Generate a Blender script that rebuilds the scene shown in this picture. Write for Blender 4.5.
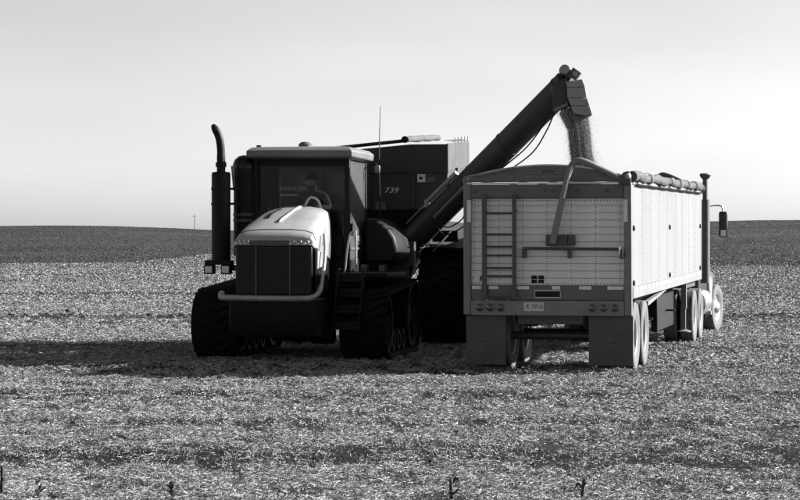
import bpy, math, random
import numpy as np
from mathutils import Vector, Matrix, Euler

random.seed(7); np.random.seed(7)
R = math.radians
S = bpy.context.scene
C = S.collection
for o in list(bpy.data.objects): bpy.data.objects.remove(o)

# ------------------------------------------------------------------ camera
CAM_H = 1.96
cam_d = bpy.data.cameras.new('camera'); cam = bpy.data.objects.new('camera', cam_d); C.objects.link(cam)
cam.location = (0, 0, CAM_H)
cam.rotation_euler = (R(90) - math.atan(6 / 2270), 0, 0)
cam_d.sensor_width = 36; cam_d.lens = 36 * 2270 / 800
cam_d.clip_start = 0.5; cam_d.clip_end = 20000
S.camera = cam

# ------------------------------------------------------------------ sky and sun
SUN_AZ, SUN_EL = 14.0, 25.6          # azimuth from +X towards +Y, elevation
w = bpy.data.worlds.new('World'); S.world = w; w.use_nodes = True
nt = w.node_tree; nt.nodes.clear()
out = nt.nodes.new('ShaderNodeOutputWorld'); bg = nt.nodes.new('ShaderNodeBackground')
sky = nt.nodes.new('ShaderNodeTexSky'); sky.sky_type = 'NISHITA'; sky.sun_disc = False
sky.sun_elevation = R(SUN_EL); sky.sun_rotation = R(90 - SUN_AZ)
sky.air_density = 1.0; sky.dust_density = 1.1; sky.ozone_density = 1.0
bw = nt.nodes.new('ShaderNodeSeparateColor')      # a red-filter black-and-white conversion of the blue sky
# thin high cloud, same everywhere in the sky
tc = nt.nodes.new('ShaderNodeTexCoord'); mp = nt.nodes.new('ShaderNodeMapping'); mp.inputs['Scale'].default_value = (5, 5, 26)
nz = nt.nodes.new('ShaderNodeTexNoise'); nz.inputs['Scale'].default_value = 1.3; nz.inputs['Detail'].default_value = 5
mr = nt.nodes.new('ShaderNodeMapRange'); mr.inputs['From Min'].default_value = 0.35; mr.inputs['From Max'].default_value = 0.7
mr.inputs['To Min'].default_value = 0.98; mr.inputs['To Max'].default_value = 1.05
mu = nt.nodes.new('ShaderNodeMath'); mu.operation = 'MULTIPLY'
L = nt.links.new
L(sky.outputs[0], bw.inputs[0]); L(tc.outputs['Generated'], mp.inputs[0]); L(mp.outputs[0], nz.inputs['Vector'])
L(nz.outputs['Fac'], mr.inputs['Value']); L(bw.outputs[0], mu.inputs[0]); L(mr.outputs[0], mu.inputs[1])
L(mu.outputs[0], bg.inputs['Color']); L(bg.outputs[0], out.inputs['Surface'])
bg.inputs['Strength'].default_value = 0.06

sun_d = bpy.data.lights.new('sun', 'SUN'); sun = bpy.data.objects.new('sun', sun_d); C.objects.link(sun)
sun_d.energy = 5.0; sun_d.angle = R(0.5); sun_d.color = (1, 1, 1)
to_sun = Vector((math.cos(R(SUN_EL)) * math.cos(R(SUN_AZ)), math.cos(R(SUN_EL)) * math.sin(R(SUN_AZ)), math.sin(R(SUN_EL))))
sun.rotation_euler = to_sun.to_track_quat('Z', 'Y').to_euler(); sun.location = to_sun * 60
S.view_settings.view_transform = 'Standard'; S.view_settings.look = 'None'
S.view_settings.gamma = 1; S.view_settings.exposure = 1.75
S.view_settings.use_curve_mapping = False
S.render.engine = 'CYCLES'

# ------------------------------------------------------------------ materials
M = {}
def mat(name, v, rough=0.5, metal=0.0, var=0.15, scale=6.0, bump=0.0, dust=0.0, dust_v=0.2, coat=0.0, spec=0.5, stretch=(1, 1, 1)):
    m = bpy.data.materials.new(name); m.use_nodes = True
    n = m.node_tree.nodes; l = m.node_tree.links.new; p = n['Principled BSDF']
    t = n.new('ShaderNodeTexCoord'); mpn = n.new('ShaderNodeMapping'); mpn.inputs['Scale'].default_value = stretch
    l(t.outputs['Object'], mpn.inputs[0])
    a = n.new('ShaderNodeTexNoise'); a.inputs['Scale'].default_value = scale; a.inputs['Detail'].default_value = 7; a.inputs['Roughness'].default_value = 0.62
    l(mpn.outputs[0], a.inputs['Vector'])
    r = n.new('ShaderNodeMapRange'); r.inputs['From Min'].default_value = 0.3; r.inputs['From Max'].default_value = 0.7
    r.inputs['To Min'].default_value = v * (1 - var); r.inputs['To Max'].default_value = v * (1 + var)
    l(a.outputs['Fac'], r.inputs['Value'])
    col = r.outputs[0]
    if dust > 0:
        d = n.new('ShaderNodeTexNoise'); d.inputs['Scale'].default_value = scale * 0.4; d.inputs['Detail'].default_value = 9; d.inputs['Roughness'].default_value = 0.7
        l(mpn.outputs[0], d.inputs['Vector'])
        dr = n.new('ShaderNodeMapRange'); dr.inputs['From Min'].default_value = 0.38; dr.inputs['From Max'].default_value = 0.72
        dr.inputs['To Min'].default_value = 0; dr.inputs['To Max'].default_value = dust
        l(d.outputs['Fac'], dr.inputs['Value'])
        mx = n.new('ShaderNodeMix'); mx.data_type = 'FLOAT'
        l(dr.outputs[0], mx.inputs[0]); l(col, mx.inputs[2]); mx.inputs[3].default_value = dust_v
        col = mx.outputs[0]
    l(col, p.inputs['Base Color'])
    rr = n.new('ShaderNodeMapRange'); rr.inputs['To Min'].default_value = max(0.03, rough - 0.12); rr.inputs['To Max'].default_value = min(1, rough + 0.12)
    l(a.outputs['Fac'], rr.inputs['Value']); l(rr.outputs[0], p.inputs['Roughness'])
    p.inputs['Metallic'].default_value = metal; p.inputs['Coat Weight'].default_value = coat
    p.inputs['Specular IOR Level'].default_value = spec
    if bump > 0:
        b = n.new('ShaderNodeBump'); b.inputs['Strength'].default_value = bump; b.inputs['Distance'].default_value = 0.02
        l(a.outputs['Fac'], b.inputs['Height']); l(b.outputs[0], p.inputs['Normal'])
    M[name] = m
    return m
mat('hood_paint', 0.28, 0.32, var=0.08, scale=3, coat=0.25, dust=0.45, dust_v=0.2)
mat('roof_paint', 0.13, 0.4, var=0.1, scale=3, dust=0.3, dust_v=0.11)
mat('black_paint', 0.006, 0.55, var=0.3, scale=5, dust=0.35, dust_v=0.016, spec=0.18)
mat('black_gloss', 0.008, 0.3, var=0.2, scale=5, dust=0.25, dust_v=0.012, spec=0.25)
mat('black_rubber', 0.008, 0.85, var=0.3, scale=9, bump=0.2, dust=0.45, dust_v=0.017, spec=0.1)
mat('dusty_rubber', 0.12, 0.85, var=0.25, scale=8, bump=0.2, dust=0.5, dust_v=0.07, spec=0.2)
mat('chrome', 0.55, 0.3, 0.9, var=0.15)
mat('grey_steel', 0.28, 0.45, 0.3, var=0.2, scale=7, dust=0.3)
mat('dark_steel', 0.06, 0.55, 0.2, var=0.3, scale=7, dust=0.3, dust_v=0.1)
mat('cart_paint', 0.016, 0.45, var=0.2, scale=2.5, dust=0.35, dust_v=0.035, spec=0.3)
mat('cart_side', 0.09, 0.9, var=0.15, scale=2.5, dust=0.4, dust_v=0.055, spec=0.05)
mat('auger_paint', 0.03, 0.5, var=0.25, scale=2, dust=0.4, dust_v=0.055, spec=0.3)
mat('spout_rubber', 0.2, 0.6, var=0.2, scale=6, dust=0.35, dust_v=0.3)
mat('canvas', 0.11, 0.95, var=0.25, scale=7, bump=0.35, dust=0.5, dust_v=0.05, spec=0.03)
mat('white_panel', 0.185, 0.6, var=0.06, scale=3, dust=0.6, dust_v=0.13, spec=0.05, stretch=(1, 1.5, 0.2))
mat('aluminium', 0.60, 0.5, 0.15, var=0.12, scale=4, dust=0.45, dust_v=0.36, stretch=(0.6, 1, 2.2))
mat('frame_grey', 0.135, 0.5, 0.1, var=0.18, scale=5, dust=0.35, dust_v=0.2)
mat('rivet_grey', 0.24, 0.5, 0.2, var=0.2, scale=9)
mat('header_grey', 0.085, 0.5, 0.1, var=0.2, scale=4, dust=0.35, dust_v=0.13)
mat('ladder_steel', 0.055, 0.5, 0.2, var=0.2, scale=6)
mat('flap_rubber', 0.07, 0.75, var=0.2, scale=5, bump=0.15, dust=0.4, dust_v=0.065, spec=0.25)
mat('flap_print', 0.105, 0.75, var=0.3, scale=14, dust=0.6, dust_v=0.06)
mat('lamp_dark', 0.035, 0.15, var=0.2, coat=0.6)
mat('reflector_white', 0.62, 0.35, var=0.12, scale=12, dust=0.3, dust_v=0.35)
mat('plate_white', 0.42, 0.4, var=0.15, scale=30)
mat('plate_ink', 0.07, 0.5, var=0.3, scale=30)
mat('lamp_lens', 0.6, 0.12, var=0.2, scale=20, coat=0.8)
mat('letter_white', 0.5, 0.5, var=0.15, scale=20)
mat('letter_grey', 0.22, 0.5, var=0.15, scale=20)
mat('truck_paint', 0.035, 0.3, var=0.12, scale=3, coat=0.3, dust=0.25, dust_v=0.06)
mat('grain', 0.16, 0.75, var=0.5, scale=60)
mat('seat_cloth', 0.05, 0.9, var=0.2)
mat('shirt', 0.06, 0.9, var=0.25, scale=9, bump=0.3)
mat('skin', 0.2, 0.55, var=0.1)
mat('cap_cloth', 0.012, 0.9, var=0.2)
mat('weed_dry', 0.03, 0.8, var=0.4, scale=30)
mat('wood', 0.1, 0.9, var=0.3)
mat('mirror_black', 0.02, 0.3, var=0.2)

def glass(name, tint, ior=1.5, dust=0.0):
    m = bpy.data.materials.new(name); m.use_nodes = True
    n = m.node_tree.nodes; l = m.node_tree.links.new; n.remove(n['Principled BSDF'])
    tr = n.new('ShaderNodeBsdfTransparent'); tr.inputs[0].default_value = (tint, tint, tint, 1)
    gl = n.new('ShaderNodeBsdfGlossy'); gl.inputs['Roughness'].default_value = 0.03; gl.inputs[0].default_value = (.9, .9, .9, 1)
    fr = n.new('ShaderNodeFresnel'); fr.inputs['IOR'].default_value = ior
    mx = n.new('ShaderNodeMixShader'); l(fr.outputs[0], mx.inputs[0]); l(tr.outputs[0], mx.inputs[1]); l(gl.outputs[0], mx.inputs[2])
    res = mx.outputs[0]
    if dust:        # film of field dust on the pane
        df = n.new('ShaderNodeBsdfDiffuse'); df.inputs[0].default_value = (.16, .16, .16, 1)
        tcx = n.new('ShaderNodeTexCoord'); nz_ = n.new('ShaderNodeTexNoise'); nz_.inputs['Scale'].default_value = 2.2; nz_.inputs['Detail'].default_value = 8; l(tcx.outputs['Object'], nz_.inputs['Vector'])
        mr_ = n.new('ShaderNodeMapRange'); mr_.inputs['To Min'].default_value = dust * .7; mr_.inputs['To Max'].default_value = min(1, dust * 1.3); l(nz_.outputs['Fac'], mr_.inputs['Value'])
        m2 = n.new('ShaderNodeMixShader'); l(mr_.outputs[0], m2.inputs[0]); l(res, m2.inputs[1]); l(df.outputs[0], m2.inputs[2]); res = m2.outputs[0]
    l(res, n['Material Output'].inputs['Surface']); M[name] = m
glass('cab_glass', 0.95, 1.16, .002)
glass('dusty_glass', 0.5, 1.4, .3)

# ------------------------------------------------------------------ mesh helpers
def frame_of(d):
    d = d.normalized(); a = Vector((0, 0, 1)) if abs(d.z) < 0.9 else Vector((1, 0, 0))
    u = d.cross(a).normalized(); return u, d.cross(u).normalized()
class MB:
    def __init__(s): s.v = []; s.f = []
    def add(s, vs, fs):
        b = len(s.v); s.v += [Vector(p) for p in vs]; s.f += [tuple(i + b for i in f) for f in fs]; return s
    def box(s, c, size, rot=None):
        c = Vector(c); h = Vector(size) * 0.5
        vs = [Vector((x * h.x, y * h.y, z * h.z)) for z in (-1, 1) for y in (-1, 1) for x in (-1, 1)]
        if rot: e = Euler([R(a) for a in rot]).to_matrix(); vs = [e @ p for p in vs]
        return s.add([p + c for p in vs], [(0, 2, 3, 1), (4, 5, 7, 6), (0, 1, 5, 4), (2, 6, 7, 3), (0, 4, 6, 2), (1, 3, 7, 5)])
    def bx(s, x0, x1, y0, y1, z0, z1): return s.box(((x0 + x1) / 2, (y0 + y1) / 2, (z0 + z1) / 2), (x1 - x0, y1 - y0, z1 - z0))
    def hexa(s, lo, hi):      # two quads (4 pts each)
        return s.add(list(lo) + list(hi), [(3, 2, 1, 0), (4, 5, 6, 7), (0, 1, 5, 4), (1, 2, 6, 5), (2, 3, 7, 6), (3, 0, 4, 7)])
    def tube(s, pts, r, seg=10, cap=True):
        pts = [Vector(p) for p in pts]; n = len(pts); rs = r if isinstance(r, (list, tuple)) else [r] * n
        vs = []; u = None
        for i, p in enumerate(pts):
            d = (pts[min(i + 1, n - 1)] - pts[max(i - 1, 0)]).normalized()
            if u is None: u, _ = frame_of(d)
            u = (u - d * u.dot(d)).normalized(); q = d.cross(u)
            vs += [p + (u * math.cos(t) + q * math.sin(t)) * rs[i] for t in [2 * math.pi * k / seg for k in range(seg)]]
        fs = [(i * seg + k, i * seg + (k + 1) % seg, (i + 1) * seg + (k + 1) % seg, (i + 1) * seg + k) for i in range(n - 1) for k in range(seg)]
        if cap: fs += [tuple(range(seg - 1, -1, -1)), tuple((n - 1) * seg + k for k in range(seg))]
        return s.add(vs, fs)
    def cyl(s, p0, p1, r, r1=None, seg=20): return s.tube([p0, p1], [r, r if r1 is None else r1], seg)
    def lathe(s, c, axis, prof, seg=36):       # prof: (along, radius)
        c = Vector(c); axis = Vector(axis).normalized(); u, q = frame_of(axis); n = len(prof); vs = []
        for a, r in prof:
            vs += [c + axis * a + (u * math.cos(t) + q * math.sin(t)) * r for t in [2 * math.pi * k / seg for k in range(seg)]]
        fs = [(i * seg + k, i * seg + (k + 1) % seg, (i + 1) * seg + (k + 1) % seg, (i + 1) * seg + k) for i in range(n - 1) for k in range(seg)]
        return s.add(vs, fs)
    def prism(s, poly, axis, a0, a1):          # poly in the other two axes, extruded along axis
        def P(p, a): return {'x': (a, p[0], p[1]), 'y': (p[0], a, p[1]), 'z': (p[0], p[1], a)}[axis]
        n = len(poly); vs = [P(p, a0) for p in poly] + [P(p, a1) for p in poly]
        return s.add(vs, [tuple(range(n - 1, -1, -1)), tuple(range(n, 2 * n))] + [(i, (i + 1) % n, n + (i + 1) % n, n + i) for i in range(n)])
    def loft(s, rings, cap=True):
        n = len(rings[0]); vs = [p for r in rings for p in r]
        fs = [(i * n + k, i * n + (k + 1) % n, (i + 1) * n + (k + 1) % n, (i + 1) * n + k) for i in range(len(rings) - 1) for k in range(n)]
        if cap: fs += [tuple(range(n - 1, -1, -1)), tuple((len(rings) - 1) * n + k for k in range(n))]
        return s.add(vs, fs)
    def mesh(s, name, m, smooth=35):
        import bmesh
        me = bpy.data.meshes.new(name); me.from_pydata([tuple(p) for p in s.v], [], s.f)
        b = bmesh.new(); b.from_mesh(me); bmesh.ops.recalc_face_normals(b, faces=b.faces); b.to_mesh(me); b.free()
        me.materials.append(M[m])
        me.polygons.foreach_set('use_smooth', [True] * len(me.polygons)); me.set_sharp_from_angle(angle=R(smooth))
        return me
    def build(s, name, m, parent=None, bevel=0.0, smooth=35, pitch=0.0):
        o = bpy.data.objects.new(name, s.mesh(name, m, smooth)); C.objects.link(o)
        if parent: o.parent = parent
        if pitch: o.rotation_euler.x = pitch
        if bevel:
            b = o.modifiers.new('bevel', 'BEVEL'); b.width = bevel; b.segments = 2; b.limit_method = 'ANGLE'; b.angle_limit = R(40)
        return o
def inst(name, me, parent, loc=(0, 0, 0), rot=(0, 0, 0)):
    o = bpy.data.objects.new(name, me); C.objects.link(o); o.parent = parent; o.location = loc; o.rotation_euler = rot; return o
def thing(name, label, cat, loc=(0, 0, 0), rz=0, group=None):
    o = bpy.data.objects.new(name, None); C.objects.link(o); o.empty_display_size = 0.3
    o.location = loc; o.rotation_euler = (0, 0, R(rz)); tag(o, label, cat, group); return o
def tag(o, label=None, cat=None, group=None, kind=None):
    for k, v in (('label', label), ('category', cat), ('group', group), ('kind', kind)):
        if v: o[k] = v
    return o
def smooth_path(pts, n=6):
    pts = [Vector(p) for p in pts]; P = [pts[0] * 2 - pts[1]] + pts + [pts[-1] * 2 - pts[-2]]; o = []
    for i in range(1, len(P) - 2):
        a, b, c, d = P[i - 1:i + 3]
        for k in range(n):
            t = k / n; o.append(0.5 * ((2 * b) + (c - a) * t + (2 * a - 5 * b + 4 * c - d) * t * t + (3 * b - a - 3 * c + d) * t ** 3))
    return o + [pts[-1]]
def lettering(txt, size, m, parent, loc, rot, shear=0.0, sx=1.0, name='lettering', pitch=None):
    cu = bpy.data.curves.new('text', 'FONT'); cu.body = txt; cu.size = size; cu.shear = shear; cu.align_x = 'CENTER'; cu.align_y = 'CENTER'; cu.extrude = 0.002
    t = bpy.data.objects.new('text', cu); C.objects.link(t)
    me = bpy.data.meshes.new_from_object(t.evaluated_get(bpy.context.evaluated_depsgraph_get()))
    bpy.data.objects.remove(t); me.materials.clear(); me.materials.append(M[m]); me.name = name
    o = inst(name, me, parent, loc, rot); o.scale = (sx, 1, 1); return o
FRONT = (R(90), 0, 0)       # text read from the -y side

# ------------------------------------------------------------------ ground
def vnoise(x, y, seed=0):
    xi = np.floor(x).astype(np.int64); yi = np.floor(y).astype(np.int64); xf = x - xi; yf = y - yi
    def h(a, b):
        n = (a * 374761393 + b * 668265263 + seed * 1442695041) & 0x7fffffff
        n = ((n ^ (n >> 13)) * 1274126177) & 0x7fffffff
        return ((n ^ (n >> 16)) & 0xffff) / 65535.0
    u = xf * xf * (3 - 2 * xf); v = yf * yf * (3 - 2 * yf)
    return (h(xi, yi) * (1 - u) + h(xi + 1, yi) * u) * (1 - v) + (h(xi, yi + 1) * (1 - u) + h(xi + 1, yi + 1) * u) * v
def sstep(a, b, x): t = np.clip((x - a) / (b - a), 0, 1); return t * t * (3 - 2 * t)
U_R = [-.6, -.18, -.13, -.085, -.05, .03, .10, .145, .18, .6]
H_R = [5.5, 6.4, 6.9, 5.4, 5.2, 5.4, 7.0, 8.0, 8.2, 7.0]
U_B = [-.6, -.18, -.12, -.10, -.085, -.06, .1, .14, .2, .6]
B_R = [200, 208, 216, 240, 268, 275, 215, 196, 192, 190]
def bands(X, D):            # rows of the combine run across the view, slightly slanting
    q = D + 0.045 * X + 0.5 * (vnoise(X * .12, D * .12, 3) - .5)
    return q
def litter(X, D):           # 0 bare soil .. 1 thick straw
    q = bands(X, D)
    v = 0.52 + 0.65 * (vnoise(X * 0.05, q * 0.7, 11) - .5) + 0.35 * (vnoise(X * .3, q * 1.9, 12) - .5) + 0.22 * (vnoise(X * 1.1, D * 1.1, 13) - .5) + 0.4 * (vnoise(X * .035, q * 1.7, 14) - .5)
    for c, wd, a in ((60.5, .55, .9), (29.3, .45, .34), (24.4, .4, .3), (20.9, .25, .25), (42, .8, .25), (88, 2.0, .45), (120, 3.5, .35)):
        brk = 0.6 + 0.6 * vnoise(X * 0.22, D * 0.0 + c, 21)
        v = v - a * brk * np.exp(-((q - c) / wd) ** 2)
    return np.clip(v, .2, 1)
def gz(X, D, micro=True):
    Ds = np.maximum(D, 1.0); u = X / Ds
    h = sum(np.interp(u + o_, U_R, H_R) for o_ in (-.03, -.02, -.01, 0, .01, .02, .03)) / 7 + .22 * (vnoise(X * .03, D * 0, 6) - .5) + .1 * (vnoise(X * .16, D * 0, 7) - .5); z = h * sstep(170, 600, D)
    und = (vnoise(X * .012, D * .008, 5) - .5) * 3.4 * sstep(220, 330, D) * (1 - sstep(430, 590, D)) * 0.5
    z = z + und - np.maximum(0, D - 600) * 0.03 * sstep(600, 900, D)
    if micro:
        f = np.exp(-np.maximum(D - 40, 0) / 40.0)
        z = z + f * (0.045 * (vnoise(X * 3.1, D * 3.1, 1) - .5) + 0.03 * (vnoise(X * 9, D * 9, 2) - .5)) - 0.012 * f
        q = bands(X, D)
        for c, wd, a in ((59.7, .5, .13), (29.9, .4, .035), (24.9, .4, .04)):
            z = z + a * np.exp(-((q - c) / wd) ** 2) * (0.3 + vnoise(X * 0.9, q * 0 + c, 31))
    return z
Ds = [-60, -25, -5, 4]; d = 9.0
while d < 9000:
    Ds.append(d); d *= 1.0075 if d < 90 else (1.012 if d < 800 else 1.08)
Ds = np.array(Ds)
us = np.concatenate([np.linspace(-1.0, -.27, 16)[:-1], np.linspace(-.27, .27, 300), np.linspace(.27, 1.0, 16)[1:]])
DD, UU = np.meshgrid(Ds, us, indexing='ij')
XX = UU * (np.maximum(DD, 0) + 6.0) + UU * np.where(DD < 9, 60, 0)
ZZ = gz(XX, DD); nr, nc = DD.shape
def grid_mesh(name, X, Y, Z):
    nr, nc = X.shape; co = np.stack([X, Y, Z], -1).reshape(-1, 3).astype(np.float32)
    i = np.arange(nr - 1)[:, None] * nc + np.arange(nc - 1)[None]; q = np.stack([i, i + 1, i + nc + 1, i + nc], -1).reshape(-1)
    return raw_mesh(name, co, q, 4)
def raw_mesh(name, co, idx, k):
    me = bpy.data.meshes.new(name); nv = len(co); nf = len(idx) // k
    me.vertices.add(nv); me.vertices.foreach_set('co', co.astype(np.float32).ravel())
    me.loops.add(nf * k); me.loops.foreach_set('vertex_index', idx.astype(np.int32).ravel())
    me.polygons.add(nf); me.polygons.foreach_set('loop_start', np.arange(0, nf * k, k, dtype=np.int32))
    me.update(calc_edges=True); me.validate(); return me
def attr(me, name, vals):
    a = me.attributes.new(name, 'FLOAT', 'POINT'); a.data.foreach_set('value', vals.astype(np.float32).ravel())
me = grid_mesh('field', XX, DD, ZZ)
me.polygons.foreach_set('use_smooth', [True] * len(me.polygons))
bd = np.interp(XX / np.maximum(DD, 1), U_B, B_R)
dark = sstep(-6, 6, DD - bd + 10 * (vnoise(XX * .05, DD * .05, 8) - .5))
attr(me, 'litter', litter(XX, DD)); attr(me, 'far_crop', dark)
field = bpy.data.objects.new('field', me); C.objects.link(field); field['kind'] = 'structure'
m = bpy.data.materials.new('field_soil'); m.use_nodes = True
n = m.node_tree.nodes; l = m.node_tree.links.new; p = n['Principled BSDF']; p.inputs['Roughness'].default_value = 0.95; p.inputs['Specular IOR Level'].default_value = 0.1
t = n.new('ShaderNodeTexCoord')
def nnoise(scale, detail, stretch, rough=.6):
    mp = n.new('ShaderNodeMapping'); mp.inputs['Scale'].default_value = stretch; l(t.outputs['Object'], mp.inputs[0])
    a = n.new('ShaderNodeTexNoise'); a.inputs['Scale'].default_value = scale; a.inputs['Detail'].default_value = detail; a.inputs['Roughness'].default_value = rough
    l(mp.outputs[0], a.inputs['Vector']); return a.outputs['Fac']
def rng(x, a, b, c, d):
    r = n.new('ShaderNodeMapRange'); l(x, r.inputs['Value'])
    for k, v in zip(('From Min', 'From Max', 'To Min', 'To Max'), (a, b, c, d)): r.inputs[k].default_value = v
    return r.outputs[0]
def op(o, a, b):
    q = n.new('ShaderNodeMath'); q.operation = o
    for i, v in enumerate((a, b)):
        if isinstance(v, (int, float)): q.inputs[i].default_value = v
        else: l(v, q.inputs[i])
    return q.outputs[0]
def mixf(f, a, b):
    q = n.new('ShaderNodeMix'); q.data_type = 'FLOAT'; l(f, q.inputs[0])
    for i, v in ((2, a), (3, b)):
        if isinstance(v, (int, float)): q.inputs[i].default_value = v
        else: l(v, q.inputs[i])
    return q.outputs[0]
la = n.new('ShaderNodeAttribute'); la.attribute_name = 'litter'; fa = n.new('ShaderNodeAttribute'); fa.attribute_name = 'far_crop'
f1 = nnoise(48, 5, (1, .35, 1), .8); f2 = nnoise(3.2, 7, (.7, .35, 1), .75); f3 = nnoise(.35, 6, (.35, 1.3, 1), .65)
cov = op('ADD', op('MULTIPLY', la.outputs['Fac'], .55), op('ADD', op('MULTIPLY', f1, .9), op('ADD', op('MULTIPLY', f2, .6), op('MULTIPLY', f3, .35))))
near = mixf(rng(cov, 1.0, 1.36, 0, 1), 0.006, 0.05)
fn = nnoise(.03, 6, (.55, .5, 1), .65); fn2 = nnoise(2.4, 5, (.5, .045, 1), .8)
far = rng(op('ADD', op('MULTIPLY', fn, .6), op('MULTIPLY', fn2, .4)), .36, .64, 0.014, 0.044)
l(mixf(fa.outputs['Fac'], near, far), p.inputs['Base Color'])
bp = n.new('ShaderNodeBump'); bp.inputs['Strength'].default_value = 1.0; bp.inputs['Distance'].default_value = 0.05
l(op('ADD', f1, op('MULTIPLY', f2, 1.5)), bp.inputs['Height']); l(bp.outputs[0], p.inputs['Normal'])
me.materials.append(m)

# straw: short lying and leaning pieces, thick where the litter is thick
def straw_mesh():
    rg = np.random.RandomState(3); parts = []
    for d0, d1, dens, wid, ln in ((15.5, 24, 11500, .0062, .054), (24, 36, 6300, .008, .062), (36, 52, 2700, .012, .08), (52, 75, 1000, .017, .10), (75, 125, 240, .026, .11), (125, 215, 55, .05, .13), (215, 290, 18, .08, .16), (195, 600, 4.0, .11, .16)):
        hw = .19 * d1 + 1.5; nb = int(dens * (d1 - d0) * 2 * hw * .8)
        D = rg.uniform(d0, d1, nb); X = rg.uniform(-1, 1, nb) * (.19 * D + 1.5)
        fine = vnoise(X * 4, D * 1.6, 41) * .35 + vnoise(X * 9, D * 3.2, 43) * .4 + vnoise(X * 21, D * 8, 42) * .25; keep = rg.uniform(0, 1, nb) < (0.04 + 1.3 * litter(X, D) ** 1.3) * (.10 + 1.05 * sstep(.36, .58, fine)) * (sstep(-3, 3, D - np.interp(X / D, U_B, B_R)) if d1 == 600 else 1 - sstep(-3, 3, D - np.interp(X / D, U_B, B_R))); D = D[keep]; X = X[keep]; nb = len(D)
        az = rg.uniform(0, 2 * np.pi, nb); st = rg.uniform(0, 1, nb)
        pit = np.where(st < .45, rg.uniform(.7, 1.45, nb), np.abs(rg.normal(0, .2, nb)))
        le = ln * rg.uniform(.35, 1.3, nb) * np.where(st < .45, .5, 1); wd = wid * rg.uniform(.6, 1.4, nb)
        dx = np.cos(az) * np.cos(pit); dy = np.sin(az) * np.cos(pit); dz = np.sin(pit)
        roll = rg.uniform(-1.0, 1.0, nb)
        sx, sy = -np.sin(az), np.cos(az)
        ux, uy, uz = -np.cos(az) * np.sin(pit), -np.sin(az) * np.sin(pit), np.cos(pit)
        wx, wy, wz = (sx * np.cos(roll) + ux * np.sin(roll)), (sy * np.cos(roll) + uy * np.sin(roll)), uz * np.sin(roll)
        z0 = gz(X, D) + rg.uniform(0, .02, nb) + np.where(st < .45, -.01, .012 + .02 * rg.uniform(0, 1, nb))
        a = np.stack([X, D, z0], -1); dv = np.stack([dx, dy, dz], -1) * le[:, None]; wv = np.stack([wx, wy, wz], -1) * (wd / 2)[:, None]
        quad = np.stack([a - wv, a + wv, a + dv], 1)
        col = np.clip(rg.normal(.29, .065, nb), .05, .40); col = np.where(rg.uniform(0, 1, nb) < .22, col * .25, col)
        if d1 == 600: col = np.clip(rg.normal(.045, .009, nb), .015, .1)
        parts.append((quad, col))
    q = np.concatenate([a for a, _ in parts]); c = np.concatenate([b for _, b in parts]); nb = len(q)
    me = raw_mesh('stubble_straw', q.reshape(-1, 3), np.arange(nb * 3), 3); attr(me, 'tone', np.repeat(c, 3)); return me
m = bpy.data.materials.new('straw'); m.use_nodes = True; n = m.node_tree.nodes; p = n['Principled BSDF']
p.inputs['Roughness'].default_value = .6; p.inputs['Specular IOR Level'].default_value = .3
ta = n.new('ShaderNodeAttribute'); ta.attribute_name = 'tone'; m.node_tree.links.new(ta.outputs['Fac'], p.inputs['Base Color'])
M['straw'] = m
me = straw_mesh(); me.materials.append(m); straw = bpy.data.objects.new('stubble_straw', me); C.objects.link(straw)
tag(straw, 'pale cut straw and stubble strewn thickly over the field', 'straw', kind='stuff')
# soil clods along the bare rows
def clods():
    rg = np.random.RandomState(9); base = np.array([(0, 0, 1), (1, 0, 0), (0, 1, 0), (-1, 0, 0), (0, -1, 0), (0, 0, -.6)], float)
    fc = np.array([(0, 1, 2), (0, 2, 3), (0, 3, 4), (0, 4, 1), (5, 2, 1), (5, 3, 2), (5, 4, 3), (5, 1, 4)])
    D = []; X = []; s = []
    for c, wd, nn, sz in ((60.3, .4, 1500, .04), (29.3, .5, 900, .012), (24.4, .5, 900, .011), (20.8, .4, 500, .010), (0, 0, 1500, .011)):
        x = rg.uniform(-1, 1, nn)
        if c: q = c + rg.normal(0, wd, nn); X.append(x * (.19 * q + 1.5)); D.append(q - .045 * X[-1])
        else: q = 1 / rg.uniform(1 / 48, 1 / 16, nn); X.append(x * (.19 * q + 1.5)); D.append(q)
        s.append(sz * np.minimum(rg.lognormal(0, .4, nn), 1.9))
    X = np.concatenate(X); D = np.concatenate(D); s = np.concatenate(s); nn = len(X)
    v = base[None] * (s[:, None, None] * rg.uniform(.4, 1.5, (nn, 6, 3)) * np.array([1.3, 1.3, .7])) + np.stack([X, D, gz(X, D) + s * .25], -1)[:, None]
    return raw_mesh('soil_clods', v.reshape(-1, 3), (fc[None] + (np.arange(nn) * 6)[:, None, None]).reshape(-1), 3)
mat('soil', 0.025, 0.95, var=0.4, scale=20, spec=0.1)
me = clods(); me.materials.append(M['soil']); o = bpy.data.objects.new('soil_clods', me); C.objects.link(o)
tag(o, 'dark crumbled soil clods lying along the stubble rows', 'soil', kind='stuff')

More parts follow.
